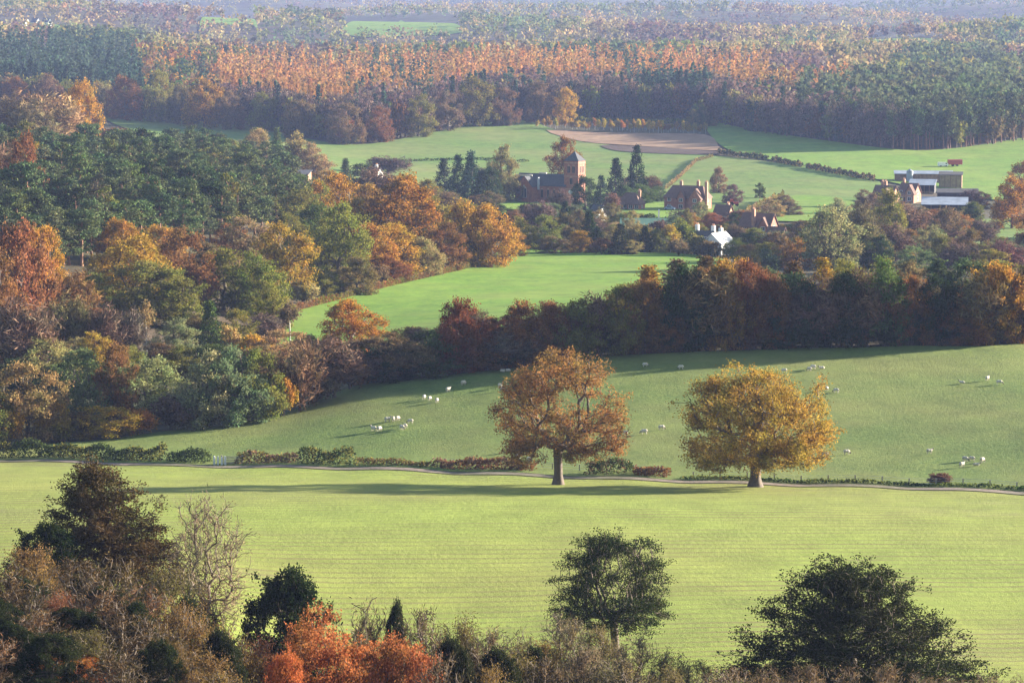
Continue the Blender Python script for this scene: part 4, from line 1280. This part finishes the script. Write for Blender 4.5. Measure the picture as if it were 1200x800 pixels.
for dx in (-1.1, 1.1):
    window(ch, tx + dx, ty - 3.2, 12.8, 1.2, 2.6, 'front', 'brick_pale', True)
    window(ch, ty + dx, tx + 3.2, 12.8, 1.2, 2.6, 'right', 'brick_pale', True)
window(ch, tx, ty - 3.2, 8.2, 1.3, 2.4, 'front', 'brick_pale', True)
window(ch, ty, tx + 3.2, 8.2, 1.3, 2.4, 'right', 'brick_pale', True)
MB().disc(tx - 0.2, ty - 3.36, 5.0, 0.95).build('clock_face', 'white', ch)
for wx in (0.4, 3.2, 6.0, 8.8):
    window(ch, wx, -4.5, 2.4, 1.1, 3.2, 'front', 'brick_pale', True)
    MB().box(wx + 1.1, wx + 1.7, -5.2, -4.5, 0, 5.6).build('buttress', 'brick', ch)
window(ch, -5.2, -9.6, 2.6, 2.2, 3.6, 'front', 'stone', True)
window(ch, -10.4, -4.5, 2.4, 1.0, 3.0, 'front', 'brick_pale', True)

def house(name, px, base, rot, L, D, hw, hr, wall, roof, label, chimneys=(), wings=(), hip=0.0, floors=2, cat='house', nwin=4, frame='white', both=False):
    o = place(name, px, base, rot, label, cat)
    MB().wall_gable(-L / 2, L / 2, -D / 2, D / 2, 0, hw, hr if not hip else hw + 0.01).build('wall', wall, o)
    MB().roof(-L / 2, L / 2, -D / 2, D / 2, hw, hr, 0.4, hip=hip).build('roof', roof, o)
    for fl in range(floors):
        for k in range(nwin):
            x = -L / 2 + L * (k + 0.5) / nwin
            if not any(abs(x - wx) < wl / 2 + 0.8 for wx, wl, wd, ww, wr in wings):
                window(o, x, -D / 2, 0.9 + fl * 2.7, 1.3, 1.3, 'front', frame)
        window(o, 0.0, L / 2, 0.9 + fl * 2.7, 1.2, 1.3, 'right', frame)
        if both:
            for q in (-1.5, 1.5):
                window(o, q, -L / 2, 0.9 + fl * 2.7, 1.1, 1.3, 'left', frame)
    MB().box(-L * 0.08 - 0.5, -L * 0.08 + 0.5, -D / 2 - 0.06, -D / 2, 0, 2.1).build('door', 'dark_timber', o)
    for wx, wl, wd, ww, wr in wings:
        m = MB().wall_gable(-wd / 2, wd / 2, -wl / 2, wl / 2, 0, ww, wr).swap().shift(wx, -D / 2 - wd / 2 + 0.2)
        m.build('wing_wall', wall, o)
        m = MB().roof(-wd / 2, wd / 2, -wl / 2, wl / 2, ww, wr, 0.35).swap().shift(wx, -D / 2 - wd / 2 + 0.25)
        m.build('wing_roof', roof, o)
        window(o, wx, -D / 2 - wd + 0.2, 1.0, 1.5, 1.4, 'front', frame)
        window(o, wx, -D / 2 - wd + 0.2, 3.6, 1.3, 1.2, 'front', frame)
    for cx, cy, ct in chimneys:
        c = MB().box(cx - 0.55, cx + 0.55, cy - 0.5, cy + 0.5, 0.5, ct).build('chimney', 'brick_pale' if wall != 'white' else 'white', o)
        for s in (-0.25, 0.25):
            MB().box(cx + s - 0.14, cx + s + 0.14, cy - 0.14, cy + 0.14, ct + 0.002, ct + 0.6).build('chimney_pot', 'brick_pale', c)
    return o

house('brick_house', 806, 245, -24, 17, 8, 5.2, 9.4, 'brick', 'tile', 'large red brick house with brown tiled roof and tall chimneys', [(-3, 0.5, 11.2), (4, 1, 11.4), (8.9, -3, 11.5)], [(5.4, 5.0, 3.0, 5.0, 8.6), (-1.0, 3.2, 1.4, 5.0, 8.2)], 2.5, 2)
house('cottage', 739, 245, -20, 9.5, 7.5, 2.6, 6.6, 'brick', 'tile', 'low cottage with steep hipped brown roof near the conifers', [(3.4, 0.8, 7.6)], [], 3.0, 1)
house('white_house', 842, 298, 58, 8.5, 6.4, 3.9, 6.8, 'white', 'white', 'bright white gabled house with pale roof behind the meadow', [(2.5, 0.6, 8.2)], [], 0, 1, nwin=3, frame='slate', both=True)
house('white_cottage', 825, 294, -30, 6.5, 5.5, 3.8, 6.4, 'white', 'slate', 'white house with dark blue slate roof joined behind the bright white one', [(-2.8, 0.8, 8.4), (2.8, 0.8, 8.2)], [], 0, 2, nwin=2)
house('brick_house', 889, 280, -28, 11, 7, 4.8, 8.8, 'brick', 'tile', 'red brick house with central chimney below the paddock', [(-0.5, -3.2, 10.6)], [(3.6, 3.6, 1.4, 4.6, 7.8)], 0, 2, nwin=3)
house('gabled_cottage', 910, 291, -30, 5.5, 5, 3.4, 7.0, 'brick_pale', 'tile', 'small steep gabled cottage behind the tree belt', [], [], 0, 1, nwin=2)
house('gabled_cottage', 848, 259, -30, 6, 5, 3.0, 6.2, 'brick_pale', 'tile', 'small cottage half hidden above the white house', [(1.5, 0.5, 7.0)], [], 0, 1, nwin=2)
house('lodge', 701, 259, -40, 4.2, 4.6, 3.4, 6.0, 'white', 'slate', 'tiny white gabled lodge among the trees below the church', [], [], 0, 1, nwin=1)
house('farmhouse', 1038, 243, -35, 9, 6.5, 5.0, 9.0, 'brick_pale', 'tile', 'brick farmhouse with twin chimneys beside the farmyard', [(-1.8, 0.5, 10.8), (-0.4, 0.5, 10.8)], [(3.0, 4.0, 2.0, 4.6, 8.2)], 0, 2, nwin=3)
house('farmhouse', 1066, 236, -35, 7.5, 6.0, 4.2, 7.8, 'brick_pale', 'tile', 'gabled brick farmhouse next to the open barn', [(-3.0, 0.5, 9.4)], [(2.4, 4.0, 2.0, 4.0, 7.4)], 0, 2, nwin=3)
house('hidden_house', 436, 214, -30, 8, 6, 4.0, 6.6, 'white', 'dark_timber', 'black and white house glimpsed between the oaks', [(2, 0.5, 8.0)], [], 0, 2, nwin=3)

def shed(name, px, base, rot, L, D, hf, hb, wall, roof, label, open_front=True, posts=5):
    """lean-to barn: roof falls from back height hb to front height hf"""
    o = place(name, px, base, rot, label, 'barn')
    t = 0.15
    MB().box(-L / 2, L / 2, D / 2 - t, D / 2, 0, hb - 0.1).build('back_wall', wall, o)
    for s in (-1, 1):
        x = s * (L / 2 - t / 2)
        MB().add([(x - t / 2, -D / 2, 0), (x + t / 2, -D / 2, 0), (x + t / 2, D / 2 - t, 0), (x - t / 2, D / 2 - t, 0), (x - t / 2, -D / 2, hf - 0.1), (x + t / 2, -D / 2, hf - 0.1), (x + t / 2, D / 2 - t, hb - 0.1), (x - t / 2, D / 2 - t, hb - 0.1)],
                 [(3, 2, 1, 0), (4, 5, 6, 7), (0, 1, 5, 4), (1, 2, 6, 5), (2, 3, 7, 6), (3, 0, 4, 7)]).build('side_wall', wall, o)
    a, b = -D / 2 - 0.5, D / 2 + 0.4
    MB().add([(-L / 2 - 0.4, a, hf - 0.05), (L / 2 + 0.4, a, hf - 0.05), (L / 2 + 0.4, b, hb), (-L / 2 - 0.4, b, hb), (-L / 2 - 0.4, a, hf + 0.15), (L / 2 + 0.4, a, hf + 0.15), (L / 2 + 0.4, b, hb + 0.2), (-L / 2 - 0.4, b, hb + 0.2)],
             [(3, 2, 1, 0), (4, 5, 6, 7), (0, 1, 5, 4), (1, 2, 6, 5), (2, 3, 7, 6), (3, 0, 4, 7)]).build('roof', roof, o)
    if open_front:
        for k in range(1, posts):
            x = -L / 2 + L * k / posts
            MB().box(x - 0.14, x + 0.14, -D / 2 + 0.02, -D / 2 + 0.3, 0, hf - 0.1).build('post', 'timber', o)
    else:
        MB().box(-L / 2 + t, L / 2 - t, -D / 2, -D / 2 + t, 0, hf - 0.12).build('front_wall', wall, o)
    return o

shed('open_barn', 1081, 225, -12, 11, 9, 3.6, 5.4, 'dark_timber', 'tin', 'open fronted barn with pale sheet roof next to the hay barn')
shed('long_barn', 1082, 213, -6, 26, 6, 4.0, 5.0, 'timber', 'tin', 'long low barn with silver roof behind the open barn', False)
hb = shed('hay_barn', 1114, 220, -10, 10, 7, 6.2, 7.1, 'timber', 'dark_timber', 'tall brown hay barn stacked with straw in the farmyard', True, 4)
for i in range(5):
    for k in range(3):
        MB().box(-4.75 + i * 1.9, -4.75 + i * 1.9 + 1.84, -2.9, 2.9, k * 2.0 + 0.02, k * 2.0 + 1.96).build('straw_bale', 'straw', hb)
shed('cattle_shed', 1107, 246, -8, 18, 12, 2.8, 4.9, 'dark_timber', 'tin', 'broad low shed with bright pale roof below the farmyard')
shed('dark_shed', 1122, 234, -6, 17, 8, 3.4, 4.6, 'dark_timber', 'dark_timber', 'long dark shed behind the pale roofed one', False)
shed('green_roof_shed', 762, 274, -4, 20, 7, 3.4, 5.2, 'brick_pale', 'green_tin', 'long low shed with green roof behind the meadow hedge', False)
shed('blue_roof_shed', 346, 212, -8, 12, 7, 3.2, 4.4, 'timber', 'slate', 'blue grey roofed shed on the edge of the pine wood', False)
for px, sc, lab in ((28, 1.0, 'white house far off among the hazy woods'), (42, 0.7, 'small pale far off building beside the hazy white house'), (55, 0.8, 'far off pale building at the end of the hazy field')):
    house('distant_house', px, 31, -30, 11 * sc, 8, 5, 9, 'white', 'slate', lab, [], [], 0, 1, nwin=2)

# vehicles and yard things -----------------------------------------
def wheel(parent, x, y, rad, wid=0.25):
    n = 14
    a = [i / n * 2 * math.pi for i in range(n)]
    v = [(x + math.cos(t) * rad, y + s * wid / 2, rad + math.sin(t) * rad) for s in (-1, 1) for t in a]
    MB().add(v, [tuple(range(n)), tuple(range(2 * n - 1, n - 1, -1))] + [(i, n + i, n + (i + 1) % n, (i + 1) % n) for i in range(n)]).build('wheel', 'rubber', parent)

def prism(profile, y0, y1):
    n = len(profile)
    m = MB()
    m.add([(x, y0, z) for x, z in profile] + [(x, y1, z) for x, z in profile], [tuple(range(n)), tuple(range(2 * n - 1, n - 1, -1))] + [(i, n + i, n + (i + 1) % n, (i + 1) % n) for i in range(n)])
    return m

def car(px, base, rot, paint, label, van=False):
    o = place('parked_van' if van else 'parked_car', px, base, rot, label, 'van' if van else 'car')
    o.location.z += 0.62
    body = [(-2.1, 0.35), (2.1, 0.35), (2.15, 0.85), (1.2, 1.0), (0.6, 1.5), (-1.2, 1.5), (-1.9, 0.95), (-2.15, 0.85)] if not van else [(-2.4, 0.4), (2.4, 0.4), (2.45, 1.1), (1.6, 2.0), (-2.4, 2.15)]
    prism(body, -0.85, 0.85).build('body', paint, o)
    if not van:
        prism([(-1.0, 1.05), (0.85, 1.05), (0.5, 1.42), (-1.0, 1.42)], -0.87, 0.87).build('side_window', 'glass', o)
    else:
        prism([(1.0, 1.2), (1.9, 1.2), (1.5, 1.8), (1.0, 1.8)], -0.87, 0.87).build('side_window', 'glass', o)
    for x in (-1.35, 1.35):
        for y in (-0.75, 0.75):
            wheel(o, x, y, 0.33)
    return o

car(785, 247, -20, 'blue_paint', 'silver blue car parked in front of the large brick house')
car(905, 294, -30, 'white', 'white car parked by the small steep gabled cottage')
car(1105, 196, 15, 'white', 'white van on the grass above the hay barn', True)
tr = place('trailer', 1119, 195.5, 8, 'red box trailer with pale end on the grass above the farm', 'trailer')
tr.location.z += 0.6
MB().box(-3.4, 3.4, -1.2, 1.2, 0.8, 3.2).build('box', 'red_paint', tr)
MB().box(3.405, 3.46, -1.15, 1.15, 0.85, 3.15).build('end_door', 'white', tr)
for x in (-1.0, 1.0):
    for y in (-1.1, 1.1):
        wheel(tr, x, y, 0.45)
MB().box(-5.0, -3.4, -0.1, 0.1, 0.85, 1.0).build('drawbar', 'dark_timber', tr)
tk = place('tractor', 859, 242, 10, 'red tractor standing on the lawn by the brick house', 'tractor')
tk.location.z += 0.5
prism([(0.2, 0.7), (2.2, 0.7), (2.2, 1.5), (0.2, 1.6)], -0.45, 0.45).build('bonnet', 'red_paint', tk)
prism([(-1.2, 0.9), (0.1, 0.9), (0.0, 2.7), (-1.1, 2.7)], -0.75, 0.75).build('cab', 'red_paint', tk)
for y in (-0.95, 0.95):
    wheel(tk, -0.8, y, 0.85, 0.4)
    wheel(tk, 1.6, y, 0.5, 0.3)
so = place('silo', 1066, 213, 0, 'small pale round feed silo behind the open barn', 'silo')
n = 14
ring = [(math.cos(i / n * 6.2832) * 1.5, math.sin(i / n * 6.2832) * 1.5) for i in range(n)]
MB().add([(x, y, 0) for x, y in ring] + [(x, y, 5.2) for x, y in ring] + [(0, 0, 6.2)], [tuple(range(n))] + [(i, (i + 1) % n, n + (i + 1) % n, n + i) for i in range(n)] + [(n + i, n + (i + 1) % n, 2 * n) for i in range(n)]).build('tank', 'tin', so)
po = place('tall_post', 772, 270, 0, 'tall slender white post in front of the clipped dark hedge', 'post')
MB().box(-0.22, 0.22, -0.22, 0.22, 0, 7.4).build('pole', 'white', po)
MB().pyramid(-0.3, 0.3, -0.3, 0.3, 7.402, 7.8).build('cap', 'white', po)

# white posts, gate and fences by the lane ---------------------------
def lane_at(px, d):
    o = off(d)
    pp = 600 + o[:, 0] / o[:, 1] * FPX
    return float(np.interp(px, pp, o[:, 0])), float(np.interp(px, pp, o[:, 1]))

for i, px in enumerate((247, 251.5, 256, 260)):
    x, y = lane_at(px, 2.9 + (i % 2) * 0.15)
    o = link('marker_post', None, loc=(x, y, float(H(x, y)) - 0.1), rotz=0.1 * i)
    MB().box(-0.13, 0.13, -0.13, 0.13, 0, 1.45 - 0.06 * (i % 3)).build('shaft', 'post', o)
    MB().pyramid(-0.13, 0.13, -0.13, 0.13, 1.455 - 0.06 * (i % 3), 1.56 - 0.06 * (i % 3)).build('tip', 'post', o)
    tag(o, 'white painted wooden post in a row beside the lane', 'post', 'white posts beside the lane')
x, y = lane_at(268, 4.2)
gt = link('field_gate', None, loc=(x, y, float(H(x, y)) - 0.05))
for k in range(5):
    MB().box(-1.4, 1.4, -0.03, 0.03, 0.25 + k * 0.24, 0.36 + k * 0.24).build('bar', 'oak_post', gt)
for sx in (-1.5, 1.5):
    MB().box(sx - 0.09, sx + 0.09, -0.09, 0.09, 0, 1.5).build('gate_post', 'oak_post', gt)
tag(gt, 'grey five barred field gate next to the white posts', 'gate')

def fence(p0, p1, d, step, label, h=1.15):
    o = link('wire_fence', None, loc=(0, 0, 0))
    q = np.arange(p0, p1, step)
    pts = [lane_at(px, d) for px in q]
    zs = H(np.array([p[0] for p in pts]), np.array([p[1] for p in pts]))
    me = None
    for (x, y), z in zip(pts, zs):
        c = link('post', me, parent=o, loc=(x, y, float(z) - 0.1)) if me else None
        if me is None:
            c = MB().box(-0.075, 0.075, -0.075, 0.075, 0, h).build('post', 'oak_post', o)
            me = c.data
            c.location = (x, y, float(z) - 0.1)
    for hz in (0.35, 0.7, 1.0):
        m = MB()
        for i in range(len(pts) - 1):
            (xa, ya), (xb, yb) = pts[i], pts[i + 1]
            w = 0.012
            za, zb = float(zs[i]) + hz, float(zs[i + 1]) + hz
            m.add([(xa, ya - w, za - w), (xa, ya + w, za + w), (xb, yb - w, zb - w), (xb, yb + w, zb + w), (xa, ya + w, za - w), (xb, yb + w, zb - w)], [(0, 2, 3, 1), (1, 3, 5, 4), (4, 5, 2, 0)])
        m.build('wire', 'tin', o)
    tag(o, label, 'fence')

fence(815, 1230, 4.3, 32, 'post and wire fence along the lane past the golden oak')
fence(520, 800, 7.6, 32, 'post and wire fence behind the bramble hedge of the pasture')

# sheep --------------------------------------------------------------
def sheep_mesh(pose):
    bm = bmesh.new()
    def ball(c, s, rot=0.0):
        r0 = bmesh.ops.create_icosphere(bm, subdivisions=2, radius=1.0)
        for v in r0['verts']:
            p = Vector((v.co.x * s[0], v.co.y * s[1], v.co.z * s[2]))
            if rot:
                p = Matrix.Rotation(rot, 3, 'Y') @ p
            v.co = p + Vector(c)
    bz = 0.62 if pose != 'lying' else 0.34
    ball((0, 0, bz), (0.56, 0.27, 0.29))
    ball((-0.22, 0, bz + 0.02), (0.36, 0.29, 0.30))
    ball((0.25, 0, bz + 0.01), (0.32, 0.27, 0.30))
    if pose == 'grazing':
        ball((0.58, 0, bz - 0.10), (0.24, 0.13, 0.15), 0.9)
        ball((0.76, 0, bz - 0.36), (0.19, 0.085, 0.095), 1.15)
        hx, hz = 0.72, bz - 0.24
    else:
        ball((0.56, 0, bz + 0.18), (0.22, 0.13, 0.15), -0.9)
        ball((0.76, 0, bz + 0.32), (0.19, 0.09, 0.10), 0.35)
        hx, hz = 0.66, bz + 0.40
    for s in (-1, 1):
        ball((hx, s * 0.13, hz), (0.04, 0.09, 0.035))
    ball((-0.60, 0, bz - 0.05), (0.06, 0.06, 0.15))
    if pose != 'lying':
        for x in (-0.36, 0.34):
            for s in (-1, 1):
                ball((x + (0.03 if x < 0 else 0), s * 0.15, 0.42), (0.09, 0.08, 0.18))
                ball((x - (0.03 if x < 0 else 0), s * 0.15, 0.18), (0.048, 0.045, 0.20))
                ball((x, s * 0.15, 0.03), (0.06, 0.05, 0.035))
    me = bpy.data.meshes.new('sheep')
    bm.to_mesh(me)
    bm.free()
    o = bpy.data.objects.new('sheep_shape', me)
    COL.objects.link(o)
    md = o.modifiers.new('skin', 'REMESH')
    md.mode = 'VOXEL'
    md.voxel_size = 0.032
    dg = bpy.context.evaluated_depsgraph_get()
    out = bpy.data.meshes.new_from_object(o.evaluated_get(dg))
    bpy.data.objects.remove(o)
    out.materials.clear()
    out.materials.append(M['wool'])
    out.polygons.foreach_set('use_smooth', np.ones(len(out.polygons), bool))
    return out

def wool_material():
    m, nt, n, l = new_mat('sheep_wool')
    tc = n.new('ShaderNodeTexCoord')
    sp = n.new('ShaderNodeSeparateXYZ')
    l.new(tc.outputs['Object'], sp.inputs[0])
    nz = noise(n, l, 14, 3, tc.outputs['Object'])
    r1 = ramp(n, [(0.3, (0.40, 0.35, 0.28)), (0.7, (0.58, 0.52, 0.43))])
    l.new(nz.outputs[0], r1.inputs[0])
    face = n.new('ShaderNodeMapRange')
    face.inputs['From Min'].default_value = 0.62
    face.inputs['From Max'].default_value = 0.68
    l.new(sp.outputs[0], face.inputs['Value'])
    c = mixc(n, l, face.outputs[0], r1.outputs[0], (0.12, 0.10, 0.085))
    b = n.new('ShaderNodeBsdfPrincipled')
    b.inputs['Roughness'].default_value = 1.0
    l.new(c, b.inputs['Base Color'])
    bp = n.new('ShaderNodeBump')
    bp.inputs['Strength'].default_value = 0.6
    bp.inputs['Distance'].default_value = 0.03
    l.new(nz.outputs[0], bp.inputs['Height'])
    l.new(bp.outputs[0], b.inputs['Normal'])
    o = n.new('ShaderNodeOutputMaterial')
    l.new(b.outputs[0], o.inputs[0])
    return m

M['wool'] = wool_material()
SH = {k: sheep_mesh(k) for k in ('grazing', 'standing', 'lying')}
FLOCK = [(543, 449), (525, 457), (497, 466), (503.5, 467), (512, 469.5), (454, 492), (461, 491.5), (466, 490.5), (481, 494), (438, 503), (444.5, 503), (471, 501.5), (475, 499.5), (586, 452.5), (589.5, 456),
         (756, 427.5), (798, 430.5), (733, 507.5), (755, 506.5), (775, 501.5), (598, 528), (607, 535), (620, 539), (948.5, 432.5), (953, 430.5), (963, 430.5), (969, 455.5), (980, 458), (1127.5, 447.5),
         (1157, 444), (1171, 448.5), (967, 533.5), (992, 530.5), (1089, 529.5), (1131, 538.5), (1139, 538), (1151, 540), (1127, 545.5), (1144, 544), (919, 434.5), (589, 434), (595, 433.2)]
r = rg(9)
for i, (px, py) in enumerate(FLOCK):
    x, y, z = G(px, py + 3.0)
    pose = 'lying' if i in (25, 28, 38, 40, 41) else ('standing' if i % 4 == 1 else 'grazing')
    s = link('sheep', SH[pose], loc=(x, y, z + 0.13))
    k = r.uniform(0.95, 1.12) * 0.78
    s.scale = (k, k, k)
    s.rotation_euler = (0, 0, float(r.choice([0.2, 2.9, 0.5, 3.4, -0.6, 2.5, 1.2]) + r.normal(0, 0.25)))
    tag(s, {'lying': 'white sheep lying down in the pasture', 'standing': 'white sheep standing head up in the pasture', 'grazing': 'white sheep grazing with lowered head in the pasture'}[pose], 'sheep',
        f'{pose} sheep of the flock')

# ------------------------------------------------------------------ labels: size and nearest landmark
LM = [('the church', 640, 236), ('the large brick house', 806, 245), ('the steep roofed cottage', 739, 245), ('the white house', 842, 298), ('the house with central chimney', 889, 280), ('the tiny white lodge', 701, 259),
      ('the brick farmhouse', 1038, 243), ('the hay barn', 1114, 220), ('the bright roofed shed', 1107, 246), ('the green roofed shed', 762, 274), ('the stubble field', 800, 160), ('the lone orange tree', 411, 408),
      ('the white posts', 252, 546), ('the blue roofed shed', 346, 212), ('the black and white house', 436, 214), ('the larch plantation', 500, 140), ('the golden oak', 885, 571), ('the rust orange oak', 654, 569), ('the round bush by the lane', 1101, 567)]
LMP = np.array([G(b, c)[:2] for _, b, c in LM])
for o in list(COL.objects):
    g = o.get('group')
    if not g:
        continue
    i = int(np.argmin(np.linalg.norm(LMP - np.array(o.location[:2]), axis=1)))
    if o.name.startswith('sheep'):
        j = [16, 17, 18, 12, 11][int(np.argmin(np.linalg.norm(LMP[[16, 17, 18, 12, 11]] - np.array(o.location[:2]), axis=1)))]
        o['label'] = o['label'].replace('in the pasture', 'in the pasture nearest ' + LM[j][0].replace(' by the lane', ''))
        o['group'] = o['label']
    elif g.endswith('(look-alikes)'):
        lab = o['label']
        if any(k in lab for k in ('pine wood', 'plantation', 'far forest', 'forest edge above', 'pine forest', 'young row')):
            o['group'] = lab
            continue
        crown = o.children[1] if len(o.children) > 1 else o
        hh = PROTO_H.get(crown.data.name, 10.0) * o.scale.z
        size = 'tall ' if hh > 15 else ('low ' if hh < 6.5 else ('medium ' if hh < 11 else ''))
        for long, short in (('around the village below the church', ''), ('filling the gardens below the church', 'in the gardens'), ('filling the gardens behind the tree belt', 'in the gardens'),
                            ('in the shaded tree belt behind the sheep pasture', 'in the shaded tree belt'), ('among the brush in front of the oaks', 'in the brush'), ('at the wood edge above the pasture', 'at the pasture edge'),
                            ('in the old oak wood beside the meadow', 'in the oak wood'), ('on the wooded bank above the bright meadow', 'on the wooded bank'), ('beside the pine wood on the spur', 'beside the pine wood'), ('standing out along the far forest edge', 'along the forest edge')):
            lab = lab.replace(long, short)
        if 'shaded tree belt' in lab:
            i = [11, 16, 17, 18][int(np.argmin(np.abs(LMP[[11, 16, 17, 18], 0] - o.location[0])))]
            o['label'] = (size + lab.replace('round crowned ', '')).strip() + ' level with ' + LM[i][0]
        else:
            o['label'] = (size + lab).strip() + ' towards ' + LM[i][0]
        for w_ in ('round crowned ', 'shaded ', 'medium ', 'twiggy ', 'slender ', 'pointed ', 'very ', 'by the lane'):
            if len(o['label'].split()) > 16:
                o['label'] = o['label'].replace(w_, '')
        o['group'] = o['label']

# ------------------------------------------------------------------ the air
def build_haze():
    bm = bmesh.new()
    bmesh.ops.create_cube(bm, size=1.0)
    lo = np.array([-3300, -90, -60.0])
    hi = np.array([3300, 12100, 330.0])
    for v in bm.verts:
        v.co = Vector([(lo[i] + hi[i]) / 2 + v.co[i] * (hi[i] - lo[i]) for i in range(3)])
    me = bpy.data.meshes.new('haze')
    bm.to_mesh(me)
    bm.free()
    m, nt, n, l = new_mat('haze')
    v = n.new('ShaderNodeVolumePrincipled')
    v.inputs['Color'].default_value = (0.42, 0.54, 1.0, 1)
    v.inputs['Density'].default_value = 0.000047
    v.inputs['Anisotropy'].default_value = 0.0
    o = n.new('ShaderNodeOutputMaterial')
    l.new(v.outputs[0], o.inputs['Volume'])
    tag(link('haze', me, (m,)), 'pale blue autumn haze filling the valley', 'haze', kind='stuff')

build_haze()
